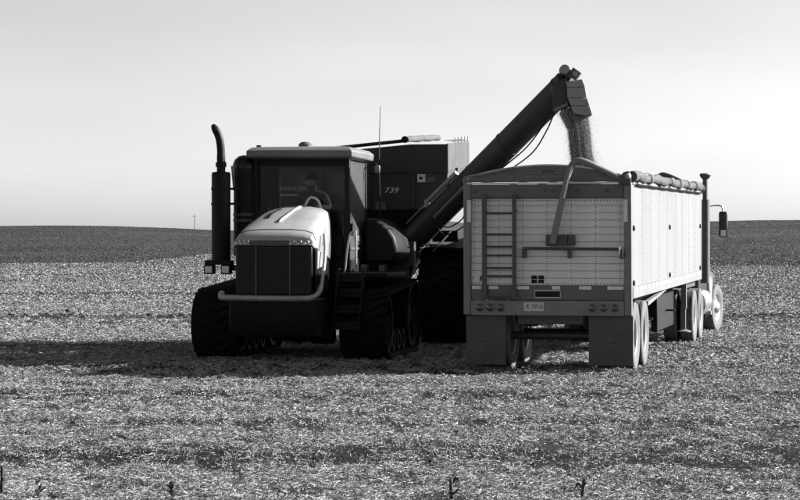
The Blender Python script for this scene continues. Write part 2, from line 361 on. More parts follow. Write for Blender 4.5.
# ------------------------------------------------------------------ wheels
def tyre_prof(Rr, W, rim, grooves=True):
    h = W / 2; p = [(-h * .78, rim), (-h * .95, rim + (Rr - rim) * .25), (-h, rim + (Rr - rim) * .55), (-h * .93, Rr * .965), (-h * .8, Rr)]
    if grooves:
        for c in (-.45, 0, .45): p += [((c - .06) * h, Rr), ((c - .05) * h, Rr - .015), ((c + .05) * h, Rr - .015), ((c + .06) * h, Rr)]
    p += [(h * .8, Rr), (h * .93, Rr * .965), (h, rim + (Rr - rim) * .55), (h * .95, rim + (Rr - rim) * .25), (h * .78, rim)]
    return p
_wm = {}
def wheel(parent, c, Rr, W, rim, out, tm, rm, convex=False, name='wheel', steer=0.0, lugs=0):
    k = (Rr, W, rim, out, tm, rm, convex, lugs)
    if k not in _wm:
        r = MB()
        h = W / 2 * out
        if convex: prof = [(h * .8, rim), (h * .72, rim * .93), (h * .55, rim * .85), (h * .62, rim * .55), (h * .95, rim * .4), (h * 1.12, rim * .3), (h * 1.18, rim * .05)]
        else: prof = [(h * .8, rim), (h * .72, rim * .93), (-h * .05, rim * .86), (-h * .25, rim * .6), (-h * .2, rim * .38), (h * .45, rim * .3), (h * .5, rim * .04)]
        r.lathe((0, 0, 0), (1, 0, 0), prof, 28)
        r.lathe((0, 0, 0), (1, 0, 0), [(-h * .8, rim), (-h * .3, rim * .8), (-h * .25, .02)], 28)
        for j in range(10):
            a = j * math.pi / 5; rr = rim * (.66 if not convex else .7); x = (-h * .22 if not convex else h * .6)
            r.cyl((x, rr * math.cos(a), rr * math.sin(a)), (x + out * .035, rr * math.cos(a), rr * math.sin(a)), .016, seg=6)
        ty = MB().lathe((0, 0, 0), (1, 0, 0), tyre_prof(Rr - (.05 if lugs else 0), W, rim, not lugs), 44)
        for j in range(lugs):
            for s in (-1, 1):
                a = 2 * math.pi * (j + (.5 if s > 0 else 0)) / lugs; pts = []
                for q in (0, 1):
                    for (u0, u1) in ((.02, .0), (.5, .07), (.98, .16)):
                        pass
                prev = None
                for f, da in ((.02, 0.0), (.55, .07), (.97, .17)):
                    rad = Rr - (.02 if f > .9 else 0); x = s * f * W / 2; aa = a + da
                    ring = [(x, (rad + dr) * math.cos(aa + dt), (rad + dr) * math.sin(aa + dt)) for dr, dt in ((-.06, -.05), (0, -.035), (0, .035), (-.06, .05))]
                    pts.append(ring)
                ty.loft(pts)
        _wm[k] = (r.mesh(name, rm), ty.mesh('tyre', tm))
    wo = inst(name, _wm[k][0], parent, c, (0, 0, steer)); inst('tyre', _wm[k][1], wo); return wo

# ------------------------------------------------------------------ tracked tractor   (local -y points forward, +x is picture right)
TX, TY, TH = -1.904, 38.207, -9.8
TR = thing('tracked_tractor', 'dark tracked farm tractor with pale sloping hood, cab and tall exhaust stack', 'tractor', (TX, TY, 0), TH)
FI, RI = (0.60, 0.60, 0.55), (3.18, 0.67, 0.62)      # idler y, z, belt radius
def belt_path(rad_add, n=26):
    (y0, z0, r0), (y1, z1, r1) = FI, RI; r0 += rad_add; r1 += rad_add
    dd = math.hypot(y1 - y0, z1 - z0); base = math.atan2(z1 - z0, y1 - y0); b = math.acos((r0 - r1) / dd)
    P = []
    a0, a1 = base + b, base - b + 2 * math.pi         # around the front wheel
    for k in range(n + 1): a = a0 + (a1 - a0) * k / n; P.append((y0 + r0 * math.cos(a), z0 + r0 * math.sin(a)))
    a0, a1 = base - b, base + b
    for k in range(n + 1): a = a0 + (a1 - a0) * k / n; P.append((y1 + r1 * math.cos(a), z1 + r1 * math.sin(a)))
    return P
lug_me = None
for sx in (-1, 1):
    xc = sx * 1.28; hw = .40
    po, pi_ = belt_path(0), belt_path(-.045)
    n_ = len(po); vs = [(xc - hw, y, z) for y, z in po] + [(xc + hw, y, z) for y, z in po] + [(xc - hw, y, z) for y, z in pi_] + [(xc + hw, y, z) for y, z in pi_]
    fs = []
    for i in range(n_):
        j = (i + 1) % n_; fs += [(i, j, n_ + j, n_ + i), (2 * n_ + i, 3 * n_ + i, 3 * n_ + j, 2 * n_ + j), (i, 2 * n_ + i, 2 * n_ + j, j), (n_ + i, n_ + j, 3 * n_ + j, 3 * n_ + i)]
    b = MB(); b.add(vs, fs); belt = b.build('track_belt', 'black_rubber', TR)
    if lug_me is None:
        q = MB()
        for s in (-1, 1):      # chevron: y along the belt, z outwards
            q.hexa([(s * .02, -.10, -.01), (s * .395, .07, -.01), (s * .395, .13, -.01), (s * .02, -.03, -.01)][::s],
                   [(s * .02, -.09, .05), (s * .385, .08, .05), (s * .385, .12, .05), (s * .02, -.04, .05)][::s])
        lug_me = q.mesh('lug', 'black_rubber')
    seg = [math.dist(po[i], po[(i + 1) % n_]) for i in range(n_)]; tot = sum(seg); nl = 50
    for k in range(nl):
        s_ = tot * k / nl; i = 0
        while s_ > seg[i]: s_ -= seg[i]; i += 1
        a, c = po[i], po[(i + 1) % n_]; f = s_ / seg[i]; y, z = a[0] + (c[0] - a[0]) * f, a[1] + (c[1] - a[1]) * f
        ty_, tz_ = (c[0] - a[0]) / seg[i], (c[1] - a[1]) / seg[i]; ny, nz_ = tz_, -ty_
        cy, cz = (FI[0] + RI[0]) / 2, .62
        if ny * (y - cy) + nz_ * (z - cz) < 0: ny, nz_ = -ny, -nz_
        # local x -> x, local z -> (ny, nz), local y -> z cross x
        mx = Matrix(((1, 0, 0), (0, nz_, ny), (0, -ny, nz_)))
        o = inst('lug', lug_me, belt, (xc, y, z)); o.rotation_euler = mx.to_euler()
    for nm, (y, z, r) in (('idler_wheel', FI), ('drive_wheel', RI)):
        q = MB(); r -= .05
        for s in (-1, 1):
            x0 = xc + s * .2
            q.lathe((x0, y, z), (1, 0, 0), [(-.14, r * .88), (-.14, r), (.14, r), (.14, r * .88), (.05 * s, r * .84), (.0, r * .5), (.08 * s, r * .3), (.1 * s, .02)], 32)
            for j in range(6):
                a = j * math.pi / 3 + .3
                q.box((x0 + s * .08, y + r * .6 * math.cos(a), z + r * .6 * math.sin(a)), (.05, r * .5, .06), (math.degrees(a), 0, 0))
        q.build(nm, 'black_paint', TR)
    for y in (1.28, 1.78, 2.28):
        q = MB()
        for s in (-1, 1): q.lathe((xc + s * .2, y, .29), (1, 0, 0), [(-.13, .02), (-.13, .18), (.13, .18), (.13, .12), (.08 * s, .1), (.09 * s, .02)], 20)
        q.build('road_wheel', 'black_paint', TR)
    MB().bx(xc - .1, xc + .1, .9, 2.7, .42, .72).bx(xc - .3 * sx - .15, xc - .3 * sx + .15, 1.5, 2.1, .5, .8).build('track_frame', 'black_paint', TR, .02)
# chassis, nose frame, belly
MB().bx(-.5, .5, -.3, 4.3, .62, 1.2).bx(-.95, .95, 2.7, 3.5, .5, .95).bx(-.75, .75, 1.2, 1.7, .55, .8).bx(-.22, .22, 4.2, 4.9, .42, .58).build('chassis', 'black_paint', TR, .02)
MB().prism([(-.98, 1.06), (.1, 1.06), (.1, .62), (-.35, .42), (-.86, .42), (-.98, .6)], 'x', -.76, .70).build('nose_frame', 'black_paint', TR, .03)
MB().cyl((.35, .35, .42), (.75, .35, .42), .15).bx(-.45, .4, -.3, 1.1, .42, .65).build('belly_guard', 'black_paint', TR, .02)
# hood
def hood_ring(y, hw, zb, zs, zt, ns=7):
    pts = [(-hw, y, zb), (-hw * 1.02, y, (zb + zs) / 2), (-hw, y, zs)]
    for k in range(1, ns):
        a = math.pi * k / ns; ca = -math.cos(a)
        pts.append((hw * math.copysign(abs(ca) ** .62, ca), y, zs + (zt - zs) * math.sin(a) ** .55))
    return pts + [(hw, y, zs), (hw * 1.02, y, (zb + zs) / 2), (hw, y, zb)]
hd = MB().loft([hood_ring(-1.03, .63, 1.94, 1.97, 2.03), hood_ring(-1.0, .66, 1.93, 2.0, 2.10), hood_ring(-.8, .66, 1.88, 2.02, 2.20), hood_ring(-.3, .64, 1.78, 2.12, 2.37),
                hood_ring(.3, .60, 1.72, 2.24, 2.52), hood_ring(.9, .55, 1.70, 2.33, 2.61), hood_ring(1.2, .51, 1.70, 2.34, 2.60), hood_ring(1.32, .48, 1.72, 2.3, 2.5)])
hood = hd.build('hood', 'hood_paint', TR, smooth=50)
MB().tube(smooth_path([(.06, 1.15, 2.62), (.05, .6, 2.572), (.02, 0, 2.452), (-.03, -.45, 2.335)], 5), [.026] * 15 + [.005], 8).build('hood_rib', 'hood_paint', hood)
MB().tube(smooth_path([(-.20, .55, 2.545), (-.27, .2, 2.485), (-.29, -.05, 2.42), (-.27, -.22, 2.37)], 5), [.005] + [.03] * 14 + [.005], 8).build('hood_vent', 'black_gloss', hood)
MB().loft([[(s * hw2, y, z) for s, z in ((-1, 1.12), (-1, zt), (1, zt), (1, 1.12))] for y, hw2, zt in ((-.9, .615, 1.90), (-.6, .63, 1.84), (.2, .585, 1.76), (1.25, .5, 1.72))]).build('engine_cover', 'black_gloss', TR, .015)
g = MB().bx(-.64, .64, -1.0, -.88, 1.12, 1.93).build('grille', 'black_gloss', TR, .02)
for k in range(24): MB().bx(-.6, .6, -1.012, -.998, 1.15 + k * .031, 1.165 + k * .031).build('grille_slat', 'black_paint', g)
for x in (-.29, .28): MB().bx(x - .012, x + .012, -1.03, -.99, 1.13, 1.92).build('grille_divider', 'dark_steel', g)
for x0, x1 in ((-.63, -.40), (.27, .63)):
    hl = MB().prism([(-1.045, 1.945), (-1.0, 2.03), (-.9, 2.03), (-.9, 1.945)], 'x', x0, x1).build('headlight', 'lamp_lens', TR, .01)
    for k in range(3):
        xx = x0 + (x1 - x0) * (k + .5) / 3; MB().lathe((xx, -1.05, 1.985), (0, 1, 0), [(0, .022), (-.012, .034), (0, .042)], 14).build('bulb_ring', 'chrome', hl)
MB().bx(-.395, .265, -1.04, -.9, 1.945, 2.02).build('badge_bar', 'dark_steel', TR, .01)
for x in (-1, 1):
    MB().tube([(x * .672, -.80, 1.895), (x * .657, -.3, 1.80), (x * .617, .3, 1.735), (x * .567, .9, 1.715)], .008, 6).build('hood_seam', 'black_paint', hood)
MB().tube([(q[0] * 1.004, q[1], q[2] + .003) for q in hood_ring(-.8, .66, 1.88, 2.02, 2.20)[2:-2]], .006, 6).build('hood_seam', 'black_paint', hood)
MB().cyl((.655, -.1, 1.98), (.675, -.1, 1.98), .03, seg=12).build('hood_latch', 'black_paint', hood)
# lit upper side panel with slots
sp = MB().hexa([(.655, -.86, 1.2), (.675, -.86, 1.2), (.655, .25, 1.2), (.635, .25, 1.2)], [(.665, -.86, 1.88), (.685, -.86, 1.88), (.655, .25, 1.76), (.635, .25, 1.76)]).build('side_panel', 'black_gloss', TR, .01)
MB().hexa([(.68, -.80, 1.55), (.695, -.80, 1.55), (.69, -.3, 1.6), (.675, -.3, 1.6)], [(.68, -.80, 1.86), (.7, -.80, 1.86), (.692, -.3, 1.80), (.675, -.3, 1.80)]).build('side_decal', 'hood_paint', sp)
MB().tube(smooth_path([(-.86, -1.03, 1.16), (-.86, -1.10, 1.10), (-.78, -1.13, 1.08), (.0, -1.14, 1.07), (.52, -1.13, 1.07), (.68, -1.07, 1.09), (.76, -.93, 1.2), (.775, -.72, 1.5), (.76, -.5, 1.85), (.70, -.28, 2.12)], 5),
          [.05] * 26 + [.045] * 6 + [.03] * 14, 12).build('bumper_rail', 'grey_steel', TR)
# work lamps on the side bracket
br = MB().bx(-1.62, -1.15, .72, .95, 1.60, 1.68).bx(-1.20, -.6, .8, .9, 1.50, 1.60).build('lamp_bracket', 'black_paint', TR, .01)
for x in (-1.54, -1.24):
    wl = MB().bx(x - .09, x + .09, .70, .86, 1.44, 1.60).build('work_lamp', 'black_paint', TR, .02)
    MB().bx(x - .065, x + .065, .685, .705, 1.46, 1.58).build('lens', 'lamp_lens', wl, .01)
# exhaust stack
st = MB().lathe((-1.42, 1.1, 0), (0, 0, 1), [(1.66, .02), (1.66, .165), (3.18, .165), (3.21, .15), (3.22, .08)], 28).build('muffler', 'black_paint', TR)
MB().tube(smooth_path([(-1.42, 1.1, 3.2), (-1.42, 1.1, 3.45), (-1.43, 1.1, 3.68), (-1.47, 1.1, 3.86), (-1.57, 1.1, 4.04)], 6), [.075] * 8 + [.07] * 13 + [.068, .062, .05, .03], 16).build('exhaust_pipe', 'black_paint', st)
MB().lathe((-1.42, 1.1, 0), (0, 0, 1), [(3.3, .085), (3.3, .095), (3.38, .095), (3.38, .085)], 20).build('pipe_clamp', 'black_paint', st)
for z in (2.92, 2.66):
    MB().bx(-1.28, -1.02, 1.08, 1.12, z - .02, z + .02).lathe((-1.42, 1.1, z), (0, 0, 1), [(-.02, .168), (-.02, .175), (.02, .175), (.02, .168)], 24).build('muffler_strap', 'black_paint', st)
# air cleaner
ac = MB().lathe((-1.10, 1.5, 0), (0, 0, 1), [(1.75, .02), (1.75, .19), (3.32, .19), (3.34, .1)], 26).bx(-1.06, -.88, 1.4, 1.9, 1.7, 3.25).build('air_cleaner', 'black_paint', TR)
MB().lathe((-1.10, 1.5, 0), (0, 0, 1), [(3.28, .205), (3.36, .205), (3.44, .17), (3.5, .1), (3.52, .01)], 26).build('pre_cleaner_bowl', 'black_gloss', ac)
MB().lathe((-1.10, 1.5, 0), (0, 0, 1), [(2.35, .2), (2.4, .2)], 26).lathe((-1.10, 1.5, 0), (0, 0, 1), [(2.45, .2), (2.5, .2)], 26).build('cleaner_band', 'dark_steel', ac)
MB().prism([(-1.31, 3.33), (-1.24, 3.33), (-1.24, 2.95), (-1.27, 2.9)], 'y', 1.36, 1.40).build('intake_shield', 'grey_steel', ac)
MB().tube(smooth_path([(-1.1, 1.5, 1.8), (-1.05, 1.3, 1.65), (-.8, .9, 1.6), (-.5, .7, 1.65)], 5), .1, 12).build('intake_pipe', 'black_paint', ac)
# cab
CX0, CX1, CY0, CY1 = -.90, .79, 1.42, 3.1
MB().bx(CX0, CX1, CY0, CY1, 1.28, 1.72).bx(CX0 + .1, CX1 - .1, CY0 - .02, CY0 + .15, 1.7, 2.12).build('cab_base', 'black_paint', TR, .04)
rf = MB().loft([[(x0, y0, z), (x1, y0, z), (x1, y1, z), (x0, y1, z)] for x0, x1, y0, y1, z in
     ((CX0 - .02, CX1 + .02, 1.34, 3.15, 3.44), (CX0 - .09, CX1 + .09, 1.2, 3.25, 3.47), (CX0 - .10, CX1 + .10, 1.18, 3.27, 3.58), (CX0 - .02, CX1 + .02, 1.28, 3.2, 3.645), (CX0 + .2, CX1 - .2, 1.5, 3.0, 3.665))]).build('cab_roof', 'roof_paint', TR, .02)
for x in (-.72, -.45, .35, .62): 
    MB().bx(x - .08, x + .08, 1.172, 1.2, 3.50, 3.55).build('roof_lamp', 'roof_paint', rf, .006)
MB().lathe((-.06, 1.75, 3.66), (0, 0, 1), [(0, .12), (.05, .12), (.09, .08), (.1, .01)], 18).build('roof_beacon', 'dark_steel', rf)
MB().bx(-.86, -.78, 1.4, 1.46, 3.64, 3.69).build('roof_bracket', 'dark_steel', rf)
def pillar(p0, p1, w_=.06, d_=.08):
    (x0, y0, z0), (x1, y1, z1) = p0, p1; h, e = w_ / 2, d_ / 2
    MB().hexa([(x0 - h, y0 - e, z0), (x0 + h, y0 - e, z0), (x0 + h, y0 + e, z0), (x0 - h, y0 + e, z0)], [(x1 - h, y1 - e, z1), (x1 + h, y1 - e, z1), (x1 + h, y1 + e, z1), (x1 - h, y1 + e, z1)]).build('cab_pillar', 'black_paint', TR, .012)
pillar((CX0 + .06, CY0 + .02, 1.7), (CX0 + .03, CY0 - .0, 3.46), .08); pillar((CX1 - .04, CY0 + .02, 1.7), (CX1 - .03, CY0, 3.46), .09)
pillar((CX0 + .04, CY1 - .05, 1.7), (CX0 + .04, CY1 - .05, 3.46), .08, .1); pillar((CX1 - .035, CY1 - .05, 1.7), (CX1 - .035, CY1 - .05, 3.46), .07, .1)
pillar((CX0 + .04, 2.35, 1.7), (CX0 + .04, 2.35, 3.46), .05, .05)
MB().bx(CX0 + .02, CX1 - .02, CY0 + .02, CY0 + .2, 3.30, 3.46).build('cab_visor', 'black_paint', TR)
MB().bx(CX0 + .1, CX1 - .08, CY0 + .01, CY0 + .018, 2.05, 3.32).build('windshield', 'cab_glass', TR)
MB().bx(CX0 + .09, CX1 - .07, CY1 - .03, CY1 - .022, 1.95, 3.44).build('rear_window', 'cab_glass', TR)
MB().bx(CX0 + .03, CX0 + .038, CY0 + .07, CY1 - .1, 1.72, 3.44).build('side_window', 'cab_glass', TR)
dr = MB().bx(CX1 - .03, CX1 - .022, CY0 + .08, CY1 - .1, 1.56, 3.44).build('cab_door', 'dusty_glass', TR)
MB().bx(CX1 - .025, CX1 - .005, CY0 + .07, CY1 - .1, 1.86, 1.9).build('door_rail', 'cart_side', dr)
MB().bx(CX1 - .02, CX1 + .03, CY0 + .12, CY0 + .2, 2.1, 2.32).build('door_handle', 'black_paint', dr, .01)
MB().bx(CX1 - .022, CX1 - .006, CY0 + .75, CY0 + 1.15, 1.95, 2.12).build('door_sticker', 'cart_side', dr)
# cab interior
se = MB().bx(-.36, .16, 2.25, 2.75, 2.05, 2.2).bx(-.36, .16, 2.72, 2.86, 2.15, 2.85).bx(-.25, .05, 2.35, 2.65, 1.7, 2.05).build('seat', 'seat_cloth', TR, .05)
MB().cyl((-.10, 1.6, 1.7), (-.10, 1.95, 2.45), .05).build('steering_column', 'black_paint', TR)
sw = MB(); ring = [(-.10 + .19 * math.cos(a), 1.95 + .07 * math.sin(a), 2.46 + .18 * math.sin(a)) for a in [k * math.pi / 10 for k in range(21)]]
sw.tube(ring, .016, 8).build('steering_wheel', 'black_paint', TR)
MB().bx(-.86, -.68, 1.75, 1.82, 2.62, 2.9).bx(-.80, -.74, 1.8, 1.86, 1.7, 2.62).build('monitor', 'black_paint', TR, .01)
MB().bx(.38, .62, 2.0, 2.7, 1.7, 2.25).build('armrest_console', 'black_paint', TR, .04)
# guard loop behind the hood
MB().tube(smooth_path([(.02, 1.26, 2.55), (.06, 1.26, 2.66), (.13, 1.26, 2.76), (.22, 1.26, 2.75), (.29, 1.26, 2.68), (.34, 1.26, 2.5)], 5), .022, 8).build('guard_loop', 'reflector_white', TR)
# door-side hand rails, mirror, aerial
MB().tube(smooth_path([(.80, .95, 1.45), (.84, .95, 1.8), (.90, .95, 2.12), (.97, .95, 2.17), (1.0, .95, 2.1), (1.0, .95, 1.5)], 5), .018, 8).build('hand_rail', 'grey_steel', TR)
MB().tube(smooth_path([(.86, 3.1, 3.38), (.98, 3.0, 3.4), (1.03, 3.0, 3.2), (1.05, 3.0, 2.6), (1.05, 3.0, 2.4)], 5), .014, 8).build('mirror_arm', 'black_paint', TR)
MB().bx(.95, 1.05, 2.97, 3.02, 3.24, 3.38).build('mirror', 'frame_grey', TR, .02)
MB().tube([(.98, 3.3, 3.5), (.985, 3.3, 4.0), (1.0, 3.3, 4.47)], [.010, .008, .005], 6).build('aerial', 'dark_steel', TR)
# steps up to the door
for k, z in enumerate((.55, .82, 1.09, 1.34)):
    MB().bx(.84, 1.26, -.22 + k * .12, -.02 + k * .12, z - .02, z + .02).bx(.84, 1.26, -.04 + k * .12, -.01 + k * .12, z, z + .12).build('step', 'black_paint', TR, .006)
for x in (.83, 1.26): MB().hexa([(x - .015, -.2, .5), (x + .015, -.2, .5), (x + .015, -.1, .5), (x - .015, -.1, .5)], [(x - .015, .25, 1.55), (x + .015, .25, 1.55), (x + .015, .4, 1.55), (x - .015, .4, 1.55)]).build('step_rail', 'black_paint', TR)
MB().bx(.72, 1.62, .55, 2.5, 1.40, 1.47).build('platform', 'black_paint', TR, .01)
for x in (.98, 1.30):
    wl = MB().bx(x - .07, x + .07, 1.8, 1.92, 1.46, 1.60).build('work_lamp', 'black_paint', TR, .02)
    MB().bx(x - .055, x + .055, 1.785, 1.803, 1.475, 1.585).build('lens', 'dusty_rubber', wl, .01)
# fuel tank
ft = [(.84, 1.62), (1.34, 1.62), (1.43, 1.70), (1.45, 1.86), (1.39, 2.08), (1.28, 2.24), (1.15, 2.35), (1.02, 2.42), (.84, 2.42)]
MB().prism(ft, 'y', 2.55, 3.95).build('fuel_tank', 'black_paint', TR, .09, smooth=60)
MB().bx(1.4, 1.52, 3.9, 4.1, 1.55, 2.0).bx(.6, 1.4, 3.95, 4.05, 1.3, 1.7).build('rear_bracket', 'dark_steel', TR)
MB().prism([(.84, 1.62), (-1.5, 1.62), (-1.5, 2.1), (-1.2, 2.3), (-.95, 2.3), (-.95, 1.7), (.84, 1.7)], 'y', 3.15, 3.9).build('rear_deck', 'black_paint', TR, .03)

# ------------------------------------------------------------------ driver in the cab
def person():
    Vv = [(0, 0, 0), (0, .02, .28), (0, .02, .52), (0, .01, .64), (0, -.01, .73), (0, -.02, .82),
          (-.22, .02, .55), (-.33, -.08, .33), (-.19, -.36, .34), (.22, .02, .55), (.33, -.08, .33), (.19, -.36, .34),
          (-.10, -.05, 0), (-.14, -.45, .04), (-.14, -.5, -.38), (.10, -.05, 0), (.14, -.45, .04), (.14, -.5, -.38), (-.14, -.62, -.42), (.14, -.62, -.42), (0, -.02, .90)]
    Ev = [(0, 1), (1, 2), (2, 3), (3, 4), (4, 5), (5, 20), (2, 6), (6, 7), (7, 8), (2, 9), (9, 10), (10, 11), (0, 12), (12, 13), (13, 14), (14, 18), (0, 15), (15, 16), (16, 17), (17, 19)]
    Rv = [.16, .175, .17, .075, .098, .118, .09, .066, .04, .09, .066, .04, .10, .08, .055, .10, .08, .055, .045, .045, .07]
    me = bpy.data.meshes.new('person'); me.from_pydata(Vv, Ev, []); o = bpy.data.objects.new('person', me); C.objects.link(o)
    md = o.modifiers.new('skin', 'SKIN'); sk = me.skin_vertices[0] if me.skin_vertices else None
    if sk is None:
        bpy.context.view_layer.objects.active = o
        import bmesh
        b = bmesh.new(); b.from_mesh(me); b.verts.layers.skin.verify(); b.to_mesh(me); b.free(); sk = me.skin_vertices[0]
    for i, r in enumerate(Rv): sk.data[i].radius = (r, r * (.72 if i in (0, 1, 2) else 1)); sk.data[i].use_root = (i == 0)
    sub = o.modifiers.new('sub', 'SUBSURF'); sub.levels = sub.render_levels = 2
    me.materials.append(M['shirt'])
    return o
PER = person(); tag(PER, 'driver in dark cap and shirt sitting behind the tractor windshield', 'person')
PER.matrix_world = Matrix.Translation((TX, TY, 0)) @ Matrix.Rotation(R(TH), 4, 'Z') @ Matrix.Translation((-.10, 2.52, 2.27))
fa_ = MB(); fa_.lathe((0, -.07, .80), (0, -1, .0), [(0, .09), (.02, .085), (.038, .062), (.046, .03), (.048, .004)], 18)
fa_.lathe((0, -.112, .785), (0, -1, -.25), [(0, .018), (.02, .014), (.03, .002)], 8)
for s in (-1, 1): fa_.lathe((s * .105, 0, .79), (s, 0, 0), [(0, .028), (.02, .024), (.022, .004)], 10)
fa_.build('face', 'skin', PER)
for s in (-1, 1): MB().lathe((s * .035, -.108, .82), (0, -1, 0), [(0, .012), (.008, .008), (.01, .001)], 8).build('eye', 'cap_cloth', PER)
MB().lathe((0, -.02, .87), (0, 0, 1), [(-.03, .122), (.02, .12), (.07, .092), (.095, .03), (.097, .002)], 20).prism([(-.08, -.11), (.08, -.11), (.055, -.21), (-.055, -.21)], 'z', .845, .86).build('cap', 'cap_cloth', PER, smooth=50)
for s in (-1, 1):
    h = MB(); c = Vector((s * .185, -.39, .34))
    h.box(c, (.075, .09, .035), (20, 0, 0))
    for k in range(4): x = c.x - .028 + k * .019; h.tube([(x, c.y - .03, c.z + .0), (x, c.y - .075 - .006 * (1.5 - abs(k - 1.5)), c.z - .01), (x, c.y - .085, c.z - .045)], [.010, .009, .008], 6)
    h.tube([(c.x - s * .03, c.y, c.z), (c.x - s * .06, c.y - .03, c.z - .005), (c.x - s * .06, c.y - .06, c.z - .02)], [.012, .011, .009], 6)
    h.build('hand', 'skin', PER)

# ------------------------------------------------------------------ grain cart
GC = thing('grain_cart', 'dark two-wheeled grain cart with raised unloading auger, behind the tractor', 'grain cart', (-.63, 44.83, 0), -8.5)
bpy.context.view_layer.update()
GCi = (Matrix.Translation((-.63, 44.83, 0)) @ Matrix.Rotation(R(-8.5), 4, 'Z')).inverted()
def W(x, y, z): return GCi @ Vector((x, y, z))
CP = R(3.2)      # the box leans nose-down
def tz(y, z): return z + y * math.tan(CP)
YF, YB = -2.1, 1.25
def quad_plate(name, pts, th, m, parent, bevel=0.0):
    a, b, c, d = [Vector(p) for p in pts]; nn = (b - a).cross(d - a).normalized() * th
    return MB().hexa([a, b, c, d], [a + nn, b + nn, c + nn, d + nn]).build(name, m, parent, bevel)
wt = 1.86
# front wall, upper and lower sheets
fw = MB().prism([(-wt, 2.60), (wt - .08, 2.60), (wt, 3.32), (-wt, 3.32)], 'y', YF, YF + .05).build('front_wall', 'cart_paint', GC, .006)
MB().prism([(-wt, 3.327), (wt, 3.327), (wt, 3.83), (1.15, 3.83), (-.1, 3.72), (-wt, 3.55)], 'y', YF - .012, YF + .04).build('front_extension', 'cart_paint', GC, .006)
for x in (-1.6, -.55, .35, 1.2): MB().bx(x - .03, x + .03, YF - .045, YF - .002, 2.62, 3.3).build('wall_rib', 'cart_paint', fw, .006)
MB().bx(-wt - .01, wt + .01, YF - .05, YF - .013, 3.29, 3.33).build('seam_rail', 'cart_paint', fw, .006)
# sunny side, upper flare and lower slope
for s in (1, -1):
    pn = (lambda l: l if s > 0 else l[::-1])
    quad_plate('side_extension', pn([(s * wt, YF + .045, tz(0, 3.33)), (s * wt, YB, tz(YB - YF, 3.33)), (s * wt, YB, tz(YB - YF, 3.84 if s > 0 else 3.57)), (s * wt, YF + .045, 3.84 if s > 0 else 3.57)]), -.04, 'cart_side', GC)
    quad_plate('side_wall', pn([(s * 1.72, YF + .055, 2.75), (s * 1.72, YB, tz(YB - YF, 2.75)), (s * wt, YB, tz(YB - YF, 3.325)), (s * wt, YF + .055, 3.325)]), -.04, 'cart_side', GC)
    for y in (-.95, .75):
        MB().bx(s * wt - .01, s * wt + .05, y - .06, y + .06, tz(y - YF, 3.02), tz(y - YF, 3.36)).build('side_post', 'dark_steel', GC)
    quad_plate('hopper_slope', pn([(s * .55, -.6, .95), (s * .55, .6, .95), (s * 1.72, YB, tz(YB - YF, 2.745)), (s * 1.72, YF + .055, 2.745)]), -.03, 'cart_paint', GC)
quad_plate('rear_wall', [(-wt, YB, 2.8), (-wt, YB, 3.72), (wt, YB, 4.0), (wt, YB, 2.8)], -.04, 'cart_paint', GC)
quad_plate('hopper_front', [(-.55, -.6, .95), (-1.72, YF + .03, 2.595), (1.70, YF + .03, 2.595), (.55, -.6, .95)], .03, 'cart_paint', GC)
quad_plate('hopper_rear', [(-.55, .6, .95), (.55, .6, .95), (1.72, YB, 2.8), (-1.72, YB, 2.8)], .03, 'cart_paint', GC)
# tarp and its roll
tp = MB().hexa([(-wt - .03, YF - .08, 3.60), (1.02, YF - .08, 3.885), (1.02, YB, 4.06), (-wt - .03, YB, 3.78)], [(-wt - .03, YF - .08, 3.64), (1.02, YF - .08, 3.925), (1.02, YB, 4.10), (-wt - .03, YB, 3.82)]).build('tarp', 'cart_paint', GC, .01)
rl = MB().tube([(1.08 + .035 * k, YF - .09 + .5 * k, tz(.5 * k, 3.915) + .01 * (k % 2)) for k in range(7)], [.055, .06, .065, .06, .062, .058, .055], 14).build('tarp_roll', 'canvas', GC)
MB().tube([(1.06, YF - .14, 3.915), (1.06, YF - .08, 3.915)], .065, 14).build('roll_end', 'black_rubber', rl)
for k in range(5):
    y = -.9 + k * .52; MB().tube([(wt - .02, y, tz(y - YF, 3.84)), (wt - .02, y, tz(y - YF, 3.84) + .11)], .008, 6).tube([(wt - .02, y, tz(y - YF, 3.86)), (wt - .2, y - .1, tz(y - YF, 3.86) + .03)], .008, 6).build('tarp_hook', 'grey_steel', GC)
# decals and lettering on the front
YT = YF - .018
lettering('PARKER', .115, 'letter_grey', fw, (-1.10, YF - .004, 3.00), FRONT, sx=1.25)
MB().bx(-1.36, -.98, YF - .006, YF - .001, 2.87, 2.905).build('decal_bar', 'letter_grey', fw)
lettering('739', .145, 'letter_white', fw, (.78, YF - .004, 2.965), FRONT, shear=.25, sx=1.25)
MB().bx(.49, .69, YF - .048, YF - .001, 2.60, 2.75).build('decal', 'cart_side', fw)
dc = MB().bx(1.28, 1.43, YF - .008, YF - .001, 3.12, 3.27).build('warning_decal', 'letter_white', fw); MB().bx(1.32, 1.38, YF - .012, YF - .008, 3.17, 3.22).build('decal_mark', 'black_paint', dc)
MB().bx(1.45, 1.6, YF - .008, YF - .001, 3.25, 3.27).bx(1.45, 1.6, YF - .008, YF - .001, 3.12, 3.22).build('warning_text', 'dark_steel', fw)
